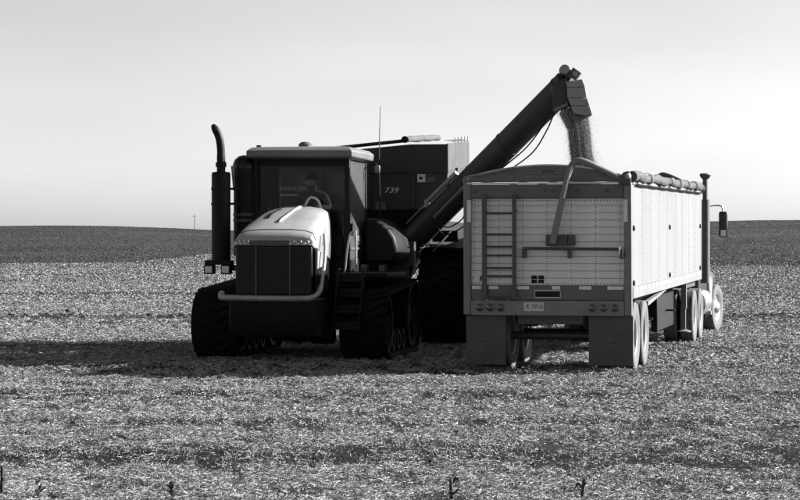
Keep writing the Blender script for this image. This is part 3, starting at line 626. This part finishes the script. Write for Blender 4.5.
# running gear
MB().bx(-1.9, 1.9, -.12, .12, .80, 1.0).bx(-.9, -.75, -2.0, 1.2, 1.0, 1.2).bx(.75, .9, -2.0, 1.2, 1.0, 1.2).build('axle_frame', 'cart_paint', GC, .01)
MB().hexa([(-.9, -2.0, .95), (-.7, -2.0, .95), (-.05, -3.4, .5), (-.2, -3.4, .5)], [(-.9, -2.0, 1.2), (-.7, -2.0, 1.2), (-.05, -3.4, .66), (-.2, -3.4, .66)]).hexa([(.7, -2.0, .95), (.9, -2.0, .95), (.2, -3.4, .5), (.05, -3.4, .5)], [(.7, -2.0, 1.2), (.9, -2.0, 1.2), (.2, -3.4, .66), (.05, -3.4, .66)]).bx(-.2, .2, -3.6, -3.38, .48, .68).build('drawbar', 'cart_paint', GC)
for s in (-1, 1): wheel(GC, (s * 1.57, 0, .955), .955, .98, .42, s, 'black_rubber', 'dark_steel', lugs=22)
# pale fender plates over the sunny wheel
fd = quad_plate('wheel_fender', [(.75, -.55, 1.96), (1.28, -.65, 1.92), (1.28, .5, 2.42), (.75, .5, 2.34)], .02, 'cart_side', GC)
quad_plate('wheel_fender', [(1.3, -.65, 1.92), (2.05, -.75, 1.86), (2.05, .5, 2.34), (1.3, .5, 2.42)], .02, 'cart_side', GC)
MB().box((1.62, -.62, 2.11), (.5, .12, .22)).build('tool_box', 'black_paint', GC, .01)
MB().cyl(W(.62, 43.2, 1.80), W(.97, 43.6, 2.20), .025).build('hopper_stay', 'black_paint', GC)
# ---- auger
A0, A1 = W(.27, 42.55, 2.07), W(2.93, 40.55, 4.766)
ax = (A1 - A0).normalized()
au = MB().cyl(A0, A1, .245, seg=28).build('auger_tube', 'auger_paint', GC)
toc = (W(0, 0, 1.96) - (A0 + A1) / 2).normalized(); upv = (Vector((0, 0, 1)) - ax * ax.z).normalized(); sd = ax.cross(upv)
if sd.dot(toc) < 0: sd = -sd
def AP(t, u, s): return A0 + (A1 - A0) * t + upv * u + sd * s
for t in (.0, .30, .63, .985): 
    MB().lathe(AP(t, 0, 0), ax, [(-.02, .24), (-.02, .256), (.02, .256), (.02, .24)], 28).build('auger_flange', 'auger_paint', au)
# lower elbow and housing
MB().tube([AP(.02, 0, 0), A0 - ax * .12, W(.1, 42.75, 1.75), W(-.05, 43.0, 1.3), W(-.2, 43.4, .95)], [.25, .25, .23, .22, .2], 18).build('lower_auger', 'cart_paint', GC)
MB().cyl(AP(.015, .30, .05), AP(.16, .30, .05), .02, seg=8).build('cylinder_rod', 'chrome', au)
MB().cyl(AP(.15, .31, .05), AP(.36, .30, .05), .05, seg=12).build('hydraulic_cylinder', 'grey_steel', au)
MB().box(AP(.155, .29, .05), (.1, .1, .14)).build('cylinder_clevis', 'grey_steel', au)
MB().tube([AP(.17, -.10, .235), AP(.40, -.10, .235)], .035, 8).build('auger_rail', 'frame_grey', au)
for c in ([(.86, -.24, .08), (.78, -.33, .1), (.68, -.36, .1), (.5, -.28, .1)], [(.90, -.25, .05), (.82, -.40, .06), (.70, -.50, .06), (.5, -.36, .08)],
          [(.16, -.25, .1), (.19, -.40, .1), (.27, -.46, .1), (.31, -.30, .1)], [(.14, -.25, .12), (.16, -.48, .12), (.29, -.60, .12), (.35, -.30, .12)]):
    MB().tube(smooth_path([AP(*q) for q in c], 8), .013, 6).build('hose', 'black_paint', au)
# head: cap, gearbox, spout flaps
hd_ = MB().lathe(A1, ax, [(-.02, .25), (.10, .25), (.16, .18), (.17, .01)], 28).build('auger_head', 'auger_paint', au)
cx = Vector((math.cos(R(8.5)), math.sin(R(8.5)), 0)); cyv = Vector((-math.sin(R(8.5)), math.cos(R(8.5)), 0)); cz = Vector((0, 0, 1))
def HP(px, py, dd=0.0, D=40.4):     # a point of the spout, D metres out from the photographer's stand
    return W((px - 400) * D / 2270, D + dd, CAM_H + (244 - py) * D / 2270)
def spout(name, poly, dep, m, D=40.4):
    f = [HP(x, y, -dep / 2, D) for x, y in poly]; b = [HP(x, y, dep / 2, D) for x, y in poly]; nn = len(poly)
    return MB().add(f + b, [tuple(range(nn)), tuple(range(2 * nn - 1, nn - 1, -1))] + [(i, (i + 1) % nn, nn + (i + 1) % nn, nn + i) for i in range(nn)]).build(name, m, au, .006)
spout('spout_throat', [(551, 86), (566, 78), (568, 108), (553, 112)], .44, 'auger_paint')
spout('spout_hood', [(565, 83), (581, 80), (584, 88), (566, 88)], .50, 'spout_rubber')
spout('spout_flap', [(566, 88.4), (584, 88.4), (585.5, 98.5), (566.5, 98.5)], .50, 'spout_rubber')
spout('spout_flap', [(566.8, 99), (586, 99), (588.5, 107), (569.5, 106.5)], .54, 'spout_rubber')
spout('spout_flap', [(569.7, 107), (588.7, 107.5), (591, 116), (580, 115.5), (573, 114)], .54, 'spout_rubber')
MB().cyl(HP(553, 111, -.24), HP(566.5, 105, -.27), .03, seg=8).build('spout_bar', 'frame_grey', au)
MB().cyl(HP(564, 70, -.18), HP(564, 70, .1), .085, seg=20).build('bearing_cap', 'spout_rubber', au)
mo = MB().box(HP(574.5, 74.5, -.05), (.17, .22, .17), (0, 35, 0)).box(HP(569, 74, 0), (.14, .2, .15), (0, 35, 0)).build('auger_motor', 'dark_steel', au, .01)
MB().cyl(HP(574.5, 74.5, -.17), HP(574.5, 74.5, -.19), .05, seg=14).build('motor_face', 'spout_rubber', mo)

# ------------------------------------------------------------------ falling grain (stuff)
def grain_stream():
    rg = np.random.RandomState(5); nb = 480000; D0 = 40.4
    yv = rg.uniform(108, 196, nb)
    lo = np.interp(yv, [108, 114, 130, 165, 200], [560, 557, 566, 570, 571]); hi = np.interp(yv, [108, 117, 155, 165, 200], [588, 590, 594, 597, 600])
    g = rg.uniform(0, 1, nb) * .8 + rg.beta(2, 2, nb) * .2
    st_ = np.round(g * 9) / 9; g = np.where(rg.uniform(0, 1, nb) < .45, st_ + rg.normal(0, .02, nb), g)      # strands
    halo = rg.uniform(0, 1, nb) < np.interp(yv, [108, 140, 170], [.05, .08, .22]); g = np.where(halo, rg.normal(.53, .29, nb), g)
    px = lo + (hi - lo) * g; dep = rg.normal(0, .11, nb)
    c = np.stack([(px - 400) * D0 / 2270, D0 + dep, CAM_H + (244 - yv) * D0 / 2270], -1)
    sz = rg.uniform(.0016, .0036, nb)
    v = rg.normal(0, 1, (nb, 3, 3)) * np.array([.8, .8, 1.5]) * sz[:, None, None] + c[:, None]
    me = raw_mesh('falling_grain', v.reshape(-1, 3), np.arange(nb * 3), 3)
    tone = .05 + .22 * vnoise(g * 9, yv * .018 + g * 2, 61) ** 1.5 + rg.uniform(0, .05, nb); attr(me, 'tone', np.repeat(tone, 3)); return me
me = grain_stream(); me.materials.append(M['straw']); o = bpy.data.objects.new('falling_grain', me); C.objects.link(o)
tag(o, 'stream of grain pouring from the auger spout into the trailer', 'grain', kind='stuff')

# ------------------------------------------------------------------ grain trailer (local +y forward, away from the photographer)
TL = thing('grain_trailer', 'white-sided hopper grain trailer seen from its shaded rear', 'trailer', (2.257, 34.78, 0), -12.6)
NP = R(.6)
def tb(mb, name, m, bevel=0.0, parent=None, smooth=35):
    return mb.build(name, m, parent or TL, bevel, smooth, 0 if parent else NP)
def zx(px): return (px - 548) / 64.6
def zz(py): return 1.96 - (py - 244) / 65.2
HL = 12.0
# rear: slats
rw = tb(MB().bx(-1.2, 1.2, .06, .09, 1.3, 2.68), 'rear_wall', 'rivet_grey')
nsl = 12; zb, zt = 1.325, 2.66
slat_me = None
for k in range(nsl):
    h = (zt - zb) / nsl
    if slat_me is None: slat_me = MB().prism([(.0595, 0.002), (.034, .002), (.03, .006), (.03, h - .007), (.034, h - .003), (.0595, h - .003)], 'x', -1.19, 1.19).mesh('slat', 'aluminium')
    inst('slat', slat_me, rw, (0, 0, zb + h * k))
rv = MB()
for x in [zx(475 + 24.2 * i) for i in range(7)]:
    for k in range(nsl * 2):
        rv.lathe((x, .03, zb + (zt - zb) * (k + .5) / nsl / 2), (0, -1, 0), [(0, .011), (.006, .008), (.008, .001)], 6)
for k in range(48): rv.lathe((-1.17 + 2.34 * k / 47, .03, 2.625), (0, -1, 0), [(0, .014), (.006, .01), (.008, .001)], 6)
for k in range(48): rv.lathe((-1.17 + 2.34 * k / 47, .03, 1.35), (0, -1, 0), [(0, .012), (.006, .009), (.008, .001)], 6)
rv.build('rivets', 'rivet_grey', rw)['kind'] = 'stuff'
for s in (-1, 1):
    po_ = tb(MB().bx(*sorted((s * 1.185, s * 1.30)), -.03, .10, .87, 2.97), 'corner_post', 'frame_grey', .012)
    MB().bx(s * 1.21 - .03, s * 1.21 + .03, -.038, -.031, zz(222), zz(200)).build('reflector_strip', 'aluminium', po_)
tb(MB().bx(-1.183, 1.183, -.02, .10, 2.665, 2.875), 'header_beam', 'header_grey', .01)
tb(MB().bx(-1.25, 1.25, -.05, .08, 2.88, 2.905), 'header_rail', 'aluminium', .006)
for x in (-1.12, .47, .92): tb(MB().lathe((x, -.021, 2.77), (0, -1, 0), [(0, .028), (.015, .022), (.02, .002)], 12), 'marker_lamp', 'lamp_dark')
for x, w_ in ((-.02, .06), (.1, .09), (.24, .05)): tb(MB().bx(x - w_ / 2, x + w_ / 2, -.028, -.021, 2.765, 2.80), 'emblem', 'ladder_steel')
# arched end cap
arch = [(-1.27, 2.91)] + [(-1.27 + 2.54 * k / 16, 2.96 + .21 * math.sin(math.pi * k / 16) ** .8) for k in range(17)] + [(1.27, 2.91)]
ec = tb(MB().prism(arch, 'y', -.02, .05), 'end_cap', 'header_grey', .012)
for x0, x1, z0, z1 in ((zx(528), zx(542), 3.045, 3.10), (zx(556), zx(568), 3.045, 3.10)):
    MB().bx(x0, x1, -.026, -.0205, z1 - .014, z1).bx(x0, x1, -.026, -.0205, z0, z0 + .014).bx(x1 - .02, x1, -.026, -.0205, z0 + .015, z1 - .015).build('emblem_outline', 'frame_grey', ec)
MB().bx(zx(543), zx(555), -.026, -.0205, 3.055, 3.09).build('emblem', 'ladder_steel', ec)
for k in range(8): MB().bx(zx(526 + 5.4 * k), zx(526 + 5.4 * k + (3.6 if k % 3 else 4.6)), -.026, -.0205, 2.985, 3.01).build('emblem_mark', 'frame_grey', ec)
MB().tube([(a, -.022, b) for a, b in arch[1:-1]], .014, 6).build('cap_trim', 'aluminium', ec)
tb(MB().tube(smooth_path([(-1.28, -.04, 2.9), (-1.28, -.04, 2.97), (-1.2, -.04, 3.0), (-1.0, -.04, 3.03), (-.5, -.035, 3.13)], 5), .018, 8), 'tarp_edge', 'frame_grey')
# lower band, bumper, lamps
tb(MB().bx(-1.183, 1.183, -.01, .10, 1.10, 1.315), 'lower_band', 'header_grey', .008)
for a, b in ((472.5, 482), (489.5, 499), (518, 530), (553, 561), (580, 592), (608, 624)):
    tb(MB().bx(zx(a), zx(b), -.018, -.0115, zz(289.3), zz(286)), 'reflector_strip', 'reflector_white')
bp_ = tb(MB().bx(-1.183, 1.183, -.045, .10, .862, 1.095), 'bumper_beam', 'frame_grey', .012)
for px in (481, 491.5, 502, 593.5, 604.5, 615.5):
    la_ = tb(MB().lathe((zx(px), -.046, .985), (0, -1, 0), [(0, .075), (.012, .075), (.014, .062)], 22), 'tail_lamp', 'frame_grey')
    MB().lathe((zx(px), -.058, .985), (0, -1, 0), [(0, .064), (.012, .05), (.018, .001)], 22).build('lens', 'lamp_dark', la_)
pl = tb(MB().bx(zx(525), zx(545), -.056, -.0455, zz(311), zz(302.3)), 'licence_plate', 'plate_white', .003)
lettering('R 3916', .098, 'plate_ink', pl, ((zx(525) + zx(545)) / 2 + .01, -.0575, zz(306.6)), FRONT, sx=.92)
nb_ = tb(MB().bx(zx(536), zx(561), -.016, -.0115, zz(297), zz(291)), 'name_board', 'black_paint')
MB().bx(zx(535.5), zx(561.5), -.0145, -.0112, zz(297.8), zz(290.2)).build('board_rim', 'aluminium', nb_)
for a, b in ((532, 537.5), (539, 544.5)):
    for c, d_ in ((275.5, 279), (279.6, 283)): tb(MB().bx(zx(a), zx(b), .018, .0295, zz(d_), zz(c)), 'sticker', 'black_paint')
tb(MB().bx(zx(474.5), zx(480), .015, .0295, zz(282.5), zz(275.5)), 'placard', 'reflector_white'); tb(MB().bx(zx(480.5), zx(482.5), .012, .0295, zz(281), zz(276)), 'latch', 'ladder_steel')
# ladder
ld = tb(MB().bx(zx(484), zx(488.3), -.13, -.06, zz(299), zz(194)).bx(zx(484.6), zx(487.5), -.06, .03, 2.45, 2.49).bx(zx(484.6), zx(487.5), -.06, .03, 1.2, 1.24), 'ladder_rail', 'ladder_steel', .006)
tb(MB().bx(zx(514.3), zx(518), -.13, -.06, zz(299), zz(194)).bx(zx(514.8), zx(517.5), -.06, .03, 2.45, 2.49).bx(zx(514.8), zx(517.5), -.06, .03, 1.2, 1.24), 'ladder_rail', 'ladder_steel', .006)
for y in (213.2, 234.4, 246.6, 255.4, 268, 276, 297.5):
    tb(MB().cyl((zx(488.2), -.095, zz(y)), (zx(514.4), -.095, zz(y)), .017, seg=8), 'ladder_rung', 'ladder_steel')
# grab bar and crank box
tb(MB().cyl((zx(525), -.10, zz(248.2)), (zx(621), -.10, zz(249)), .024, seg=10), 'grab_bar', 'ladder_steel')
for px, y1 in ((525.5, 258), (571, 258), (622.5, 258.5)): tb(MB().bx(zx(px - 1.7), zx(px + 1.7), -.11, .03, zz(y1), zz(249)), 'bar_bracket', 'ladder_steel', .004)
tb(MB().bx(zx(620), zx(621.3), -.128, -.1, zz(254), zz(246.5)), 'bar_clip', 'reflector_white')
tb(MB().bx(zx(547.5), zx(569), -.10, .03, zz(246), zz(235)).bx(zx(569.2), zx(576), -.08, .03, zz(245.5), zz(235)), 'crank_box', 'ladder_steel', .008)
tb(MB().lathe((zx(555.5), -.15, zz(238)), (0, -1, 0), [(-.05, .05), (0, .05), (.015, .03), (.016, .002)], 14), 'crank_pivot', 'grey_steel')
arm = smooth_path([(zx(555), -.17, zz(243)), (zx(558.5), -.17, zz(228)), (zx(564), -.17, zz(203)), (zx(570), -.16, zz(177)), (zx(574), -.15, zz(166)), (zx(580), -.14, zz(161.5)), (zx(588), -.12, zz(163)), (zx(604), -.06, zz(170.5)), (zx(621), 0, zz(179))], 6)
tb(MB().tube(arm, [.052] * 8 + [.048] * 12 + [.05] * 20 + [.045] * 9, 12), 'swing_arm', 'frame_grey')
tb(MB().tube([(a + Vector((.03, -.04, .0))) for a in arm[13:24]], .014, 6), 'arm_spring', 'aluminium')
tb(MB().prism([(1.10, 2.86), (1.29, 2.86), (1.30, 3.0), (1.26, 3.07), (1.18, 3.05), (1.12, 2.97)], 'y', -.08, .06), 'roll_bracket', 'ladder_steel', .01)
tb(MB().lathe((1.25, -.09, 2.985), (0, -1, 0), [(-.03, .05), (0, .05), (.03, .03), (.031, .002)], 14), 'roll_pivot', 'grey_steel')
# mud flaps
for s, a, b in ((-1, 466, 506), (1, 589, 633)):
    prf = [(.02 + .05 * max(0, .45 - z) ** 1.5 * (1.6 if s > 0 else 1.0) + .004 * math.sin(z * 14), z) for z in [.858 - .758 * k / 14 for k in range(15)]]
    fl = MB().prism(prf + [(y + .013, z) for y, z in prf[::-1]], 'x', zx(a), zx(b)).build('mud_flap', 'flap_rubber', TL, .003)
    xm = (zx(a) + zx(b)) / 2
    lettering('SALT', .10, 'flap_print', fl, (xm - .02, .0165, .62), FRONT, sx=1.5)
    MB().tube(smooth_path([(xm - .14, .018, .44), (xm - .07, .018, .50), (xm + .03, .018, .48), (xm + .12, .018, .53)], 4), .012, 6).tube(smooth_path([(xm - .15, .018, .37), (xm - .02, .018, .42), (xm + .1, .018, .40)], 4), .010, 6).tube([(xm - .1, .018, .3), (xm + .12, .018, .3)], .008, 6).build('flap_emblem', 'flap_print', fl)
# sunny side wall: sheets, rails, marker lamps
npn = 9
for k in range(npn):
    y0 = .105 + (HL - .2) * k / npn; y1 = .105 + (HL - .2) * (k + 1) / npn - .014
    sh = tb(MB().bx(1.262, 1.292, y0, y1, 1.30, 2.86), 'side_sheet', 'white_panel')
    rv = MB()
    for q in range(11):
        for y in (y0 + .04, y1 - .03): rv.lathe((1.2915, y, 1.38 + q * .14), (1, 0, 0), [(0, .010), (.004, .008), (.005, .001)], 6)
    rv.build('rivets', 'white_panel', sh)['kind'] = 'stuff'
    tb(MB().bx(-1.292, -1.262, y0, y1, 1.30, 2.86), 'side_sheet', 'white_panel')
for s in (-1, 1):
    tb(MB().bx(*sorted((s * 1.25, s * 1.31)), .11, HL - .1, 2.862, 2.93), 'top_rail', 'white_panel', .01)
    tb(MB().bx(*sorted((s * 1.25, s * 1.31)), .11, HL - .1, 1.12, 1.297), 'bottom_rail', 'white_panel', .01)
    tb(MB().bx(*sorted((s * 1.2, s * 1.30)), HL - .097, HL, 1.15, 2.95), 'front_post', 'frame_grey', .01)
    for y in (.22, 5.6, 11.6):
        for z in (2.2, 1.36): tb(MB().lathe((s * 1.293, y, z), (s, 0, 0), [(0, .045), (.03, .04), (.035, .002)], 12), 'marker_lamp', 'lamp_dark')
    if s > 0:
        for k in range(20): tb(MB().bx(1.3105, 1.315, .4 + k * .58, .4 + k * .58 + .25, 1.23, 1.275), 'reflector_strip', 'aluminium')
tb(MB().bx(-1.195, 1.195, HL - .08, HL - .03, 1.2, 3.05), 'front_wall', 'white_panel')
for k in range(5): 
    y = 1.8 + k * 2.1; tb(MB().tube([(-1.25 + 2.5 * j / 10, y, 2.93 + .16 * math.sin(math.pi * j / 10)) for j in range(11)], .016, 6), 'tarp_bow', 'grey_steel')
# rolled tarp on the sunny edge with its lacing
rp = [(1.30 + .012 * math.sin(k * 1.3), .0 + HL * k / 34, 2.985 + .014 * math.sin(k * .9) + .008 * math.sin(k * 2.7)) for k in range(35)]
tr_ = tb(MB().tube(rp, [.076 + .010 * math.sin(k * 1.9 + 1) + .008 * math.sin(k * .7) for k in range(35)], 16), 'tarp_roll', 'canvas')
for k in range(8):
    y = .45 + k * 1.6
    MB().lathe((1.30, y, 2.985), (0, 1, 0), [(-.03, .085), (-.03, .093), (.03, .093), (.03, .085)], 18).bx(1.33, 1.345, y - .03, y + .03, 2.85, 2.93).build('roll_strap', 'black_rubber', tr_)
lc = []
for k in range(8):
    y = .45 + k * 1.6; lc += [(1.335, y, 2.87), (1.337, y + .5, 2.862), (1.337, y + 1.1, 2.862)]
tb(MB().tube(smooth_path(lc[:-2], 3), .016, 6), 'lacing_rope', 'black_rubber')
tb(MB().tube(smooth_path([(.1, HL + .05, 1.9), (.25, HL + .05, 2.7), (.36, HL + .05, 3.10), (.46, HL + .05, 3.24), (.6, HL + .03, 3.23), (.9, HL, 3.10), (1.2, HL, 2.98)], 5), .05, 12), 'swing_arm', 'ladder_steel')
# hoppers and belly
for y0, y1 in ((2.9, 6.2), (6.3, 10.4)):
    yc = (y0 + y1) / 2; 
    hp = tb(MB().hexa([(-.4, yc - .5, .68), (.4, yc - .5, .68), (.4, yc + .5, .68), (-.4, yc + .5, .68)], [(-1.24, y0, 1.2), (1.24, y0, 1.2), (1.24, y1, 1.2), (-1.24, y1, 1.2)]), 'hopper', 'header_grey')
    MB().bx(-.42, .42, yc - .52, yc + .52, .60, .68).cyl((.4, yc - .3, .64), (1.15, yc - .3, .64), .02).build('hopper_gate', 'ladder_steel', hp)
tb(MB().bx(.86, .98, 6.6, 9.5, .30, .98), 'hopper_shade_slab', 'black_paint', .02)  # added black slab standing in for the front hopper's side in shade
tb(MB().hexa([(1.2, 2.5, .93), (1.27, 2.5, .93), (1.27, 5.4, 1.1), (1.2, 5.4, 1.1)], [(1.2, 2.5, 1.0), (1.27, 2.5, 1.0), (1.27, 5.4, 1.118), (1.2, 5.4, 1.118)]), 'hopper_rail', 'white_panel')
tb(MB().bx(-.62, -.48, .3, HL - .4, .9, 1.14).bx(.48, .62, .3, HL - .4, .9, 1.14).bx(-.5, .5, .25, .4, .72, 1.1).bx(-1.2, 1.2, 9.9, 11.6, 1.0, 1.12), 'underframe', 'ladder_steel')
tb(MB().bx(-1.19, 1.19, .11, 2.9, 1.14, 1.17), 'floor_slope', 'header_grey')
for y in (.95, 2.2):
    MB().cyl((-1.0, y, .52), (1.0, y, .52), .065, seg=14).build('axle', 'ladder_steel', TL)
    for s in (-1, 1):
        MB().lathe((s * .42, y + .2, .66), (0, 0, 1), [(0, .08), (.02, .13), (.1, .14), (.2, .13), (.22, .08)], 18).build('air_spring', 'dark_steel', TL)
        for xo in (1.13, .80): wheel(TL, (s * xo, y, .525), .525, .27, .30, s if xo > 1 else -s, 'dusty_rubber' , 'grey_steel')
MB().tube([(-.2, .3, .74), (0, .22, .70), (.05, .22, .72)], .025, 8).build('glad_hand', 'chrome', TL)
for s in (-1, 1):
    lg = tb(MB().bx(s * 1.15 - .05, s * 1.15 + .05, 9.75, 9.85, .6, 1.14).bx(s * 1.15 - .035, s * 1.15 + .035, 9.765, 9.835, .20, .6), 'landing_leg', 'white_panel', .006)
    MB().lathe((s * 1.15, 9.8, .15), (0, 0, 1), [(0, .14), (.02, .14), (.05, .05)], 16).build('foot', 'white_panel', lg)
# grain heap inside
yy, xx2 = np.meshgrid(np.linspace(.15, HL - .15, 60), np.linspace(-1.24, 1.24, 20), indexing='ij')
hz = 2.05 + .45 * np.exp(-((yy - 5.8) / 1.6) ** 2 - (xx2 / .9) ** 2) + .02 * vnoise(xx2 * 8, yy * 8, 4)
me = grid_mesh('grain_heap', xx2, yy, hz); me.materials.append(M['grain']); o = bpy.data.objects.new('grain_heap', me); C.objects.link(o)
o.location = TL.location; o.rotation_euler = TL.rotation_euler; tag(o, 'loose grain heaped inside the trailer box', 'grain', kind='stuff')

# ------------------------------------------------------------------ semi truck ahead of the trailer
TK = thing('semi_truck', 'grey semi truck with exhaust stack and mirror, mostly hidden ahead of the trailer', 'truck', (2.257, 34.78, 0), -12.6)
MB().bx(-.5, -.4, 10.2, 18.2, .78, 1.0).bx(.4, .5, 10.2, 18.2, .78, 1.0).bx(-.45, .45, 11.3, 12.2, 1.0, 1.1).build('frame_rail', 'dark_steel', TK)
cb = MB().prism([(12.75, .95), (14.9, .95), (14.9, 1.6), (14.75, 2.1), (14.35, 2.78), (14.1, 2.9), (12.9, 2.92), (12.75, 2.8)], 'x', -1.16, 1.16).build('cab', 'truck_paint', TK, .05)
MB().bx(1.162, 1.17, 13.6, 14.3, 2.0, 2.55).build('cab_window', 'black_gloss', cb)
MB().bx(1.162, 1.175, 12.8, 14.8, 1.88, 1.93).build('trim_strip', 'ladder_steel', cb)
MB().bx(1.05, 1.165, 14.76, 14.9, 1.3, 2.1).build('door_edge', 'ladder_steel', cb)
MB().prism([(14.9, .95), (17.9, .95), (18.1, 1.1), (18.1, 1.5), (17.9, 1.62), (14.9, 1.85)], 'x', -.75, .75).build('hood', 'truck_paint', TK, .08)
for s in (-1, 1):
    MB().tube([(s * .9, 17.3 + .66 * math.cos(a), .52 + .66 * math.sin(a)) for a in [math.pi * k / 10 for k in range(-1, 12)]], [.1] + [.22] * 11 + [.1], 10).build('fender', 'truck_paint', TK)
    wheel(TK, (s * 1.06, 17.3, .525), .525, .30, .30, s, 'dusty_rubber', 'chrome', True, steer=-.16)
    for y in (11.0, 12.32):
        for xo in (1.13, .80): wheel(TK, (s * xo, y, .525), .525, .27, .30, s if xo > 1 else -s, 'dusty_rubber', 'grey_steel')
    MB().lathe((s * .98, 13.2, .72), (0, 1, 0), [(0, .02), (0, .26), (.02, .30), (1.58, .30), (1.6, .26), (1.6, .02)], 24).build('fuel_tank', 'chrome', TK)
    sk = MB().cyl((s * 1.30, 12.8, 1.15), (s * 1.30, 12.8, 2.88), .095, seg=18).bx(s * 1.1 - .06, s * 1.1 + .12, 12.78, 12.82, 1.3, 1.36).bx(s * 1.1 - .06, s * 1.1 + .12, 12.78, 12.82, 2.5, 2.56).build('exhaust_stack', 'dark_steel', TK)
    MB().tube([(s * 1.30, 12.8, 2.86), (s * 1.30, 12.8, 3.34)], .055, 14).lathe((s * 1.30, 12.8, 3.30), (0, 0, 1), [(0, .056), (.04, .10), (.09, .12), (.12, .10), (.12, .05)], 18).build('stack_cap', 'dark_steel', sk)
    ma = MB().tube(smooth_path([(s * 1.16, 14.6, 2.76), (s * 1.36, 14.7, 2.79), (s * 1.49, 14.7, 2.76), (s * 1.51, 14.7, 2.6)], 4), .016, 8).build('mirror_arm', 'grey_steel', TK)
    MB().tube([(s * 1.16, 14.6, 2.18), (s * 1.48, 14.7, 2.16)], .014, 6).build('mirror_arm', 'grey_steel', TK)
    MB().bx(s * 1.52 - .095, s * 1.52 + .095, 14.66, 14.76, 2.11, 2.66).build('mirror', 'mirror_black', TK, .04)
    MB().bx(s * 1.52 - .05, s * 1.52 + .06, 14.645, 14.66, 2.13, 2.26).build('mirror_glass', 'chrome', TK)
MB().cyl((-1.0, 17.3, .5), (1.0, 17.3, .5), .06).cyl((-1.0, 11.0, .52), (1.0, 11.0, .52), .08).cyl((-1.0, 12.32, .52), (1.0, 12.32, .52), .08).build('axle', 'dark_steel', TK)
MB().bx(1.0, 1.2, 14.95, 15.05, .6, 1.2).build('step_plate', 'white_panel', TK, .01)
MB().tube([(1.12, 15.5, 1.25), (1.14, 15.5, .85), (1.12, 15.5, .5)], .07, 10).bx(.9, 1.2, 15.4, 15.6, .42, .5).build('step_pipe', 'grey_steel', TK)
MB().bx(-1.15, 1.15, 18.15, 18.35, .45, .85).build('front_bumper', 'chrome', TK, .03)

# ------------------------------------------------------------------ small things: far pole, foreground weeds
ux = -.0905; PD = 598; pz = float(gz(np.array([ux * PD]), np.array([PD]), False)[0])
up_ = MB().cyl((0, 0, -.3), (0, 0, 3.9), .11, .08, 8).bx(-.5, .5, -.05, .05, 3.45, 3.55).build('utility_pole', 'wood'); up_.location = (ux * PD, PD, pz)
tag(up_, 'thin lone pole far off on the left hill ridge', 'pole')
def weed(px, D, h, lean, label, nleaf=4, seed=0):
    rg = random.Random(seed); X = (px - 400) * D / 2270; r = thing('weed_stalk', label, 'weed', (X, D, float(gz(np.array([X]), np.array([D]))[0])), group='dry weeds along the near edge')
    stp = smooth_path([(0, 0, -.03), (lean * .3, 0, h * .4), (lean * .7, .01, h * .75), (lean, .01, h)], 4)
    MB().tube(stp, [.017] * 6 + [.014] * 5 + [.010, .005], 7).build('stem', 'weed_dry', r)
    for k in range(nleaf):
        a = rg.uniform(0, 6.28); z = h * rg.uniform(.15, .8); le = rg.uniform(.06, .12); d = Vector((math.cos(a), math.sin(a), 0)); b = Vector((lean * .6 * z / h, 0, z)); sd_ = Vector((-d.y, d.x, 0)) * .02
        m1, m2 = b + d * le * .5 + Vector((0, 0, .05)), b + d * le + Vector((0, 0, rg.uniform(-.02, .07)))
        MB().add([b - sd_ * .4, b + sd_ * .4, m1 + sd_, m1 - sd_, m2, b + Vector((0, 0, .006)), m1 + Vector((0, 0, .006))], [(0, 1, 2, 3), (3, 2, 4), (5, 6, 2, 1), (5, 0, 3, 6), (6, 4, 2), (6, 3, 4)]).build('leaf', 'weed_dry', r)
weed(452, 17.35, .17, -.01, 'dry dark weed stalk at the bottom edge below the ladder', 4, 1)
weed(582, 17.35, .18, .02, 'dry dark weed stalk at the bottom edge below the right mud flap', 4, 2)
weed(2, 17.5, .25, .0, 'tallest dry weed stalk at the bottom left corner', 6, 3)
weed(37, 17.4, .12, .03, 'short leaning weed stalk near the bottom left corner', 4, 4)
weed(174, 17.4, .14, -.03, 'low leafy dry weed at the bottom edge below the exhaust stack', 7, 5)
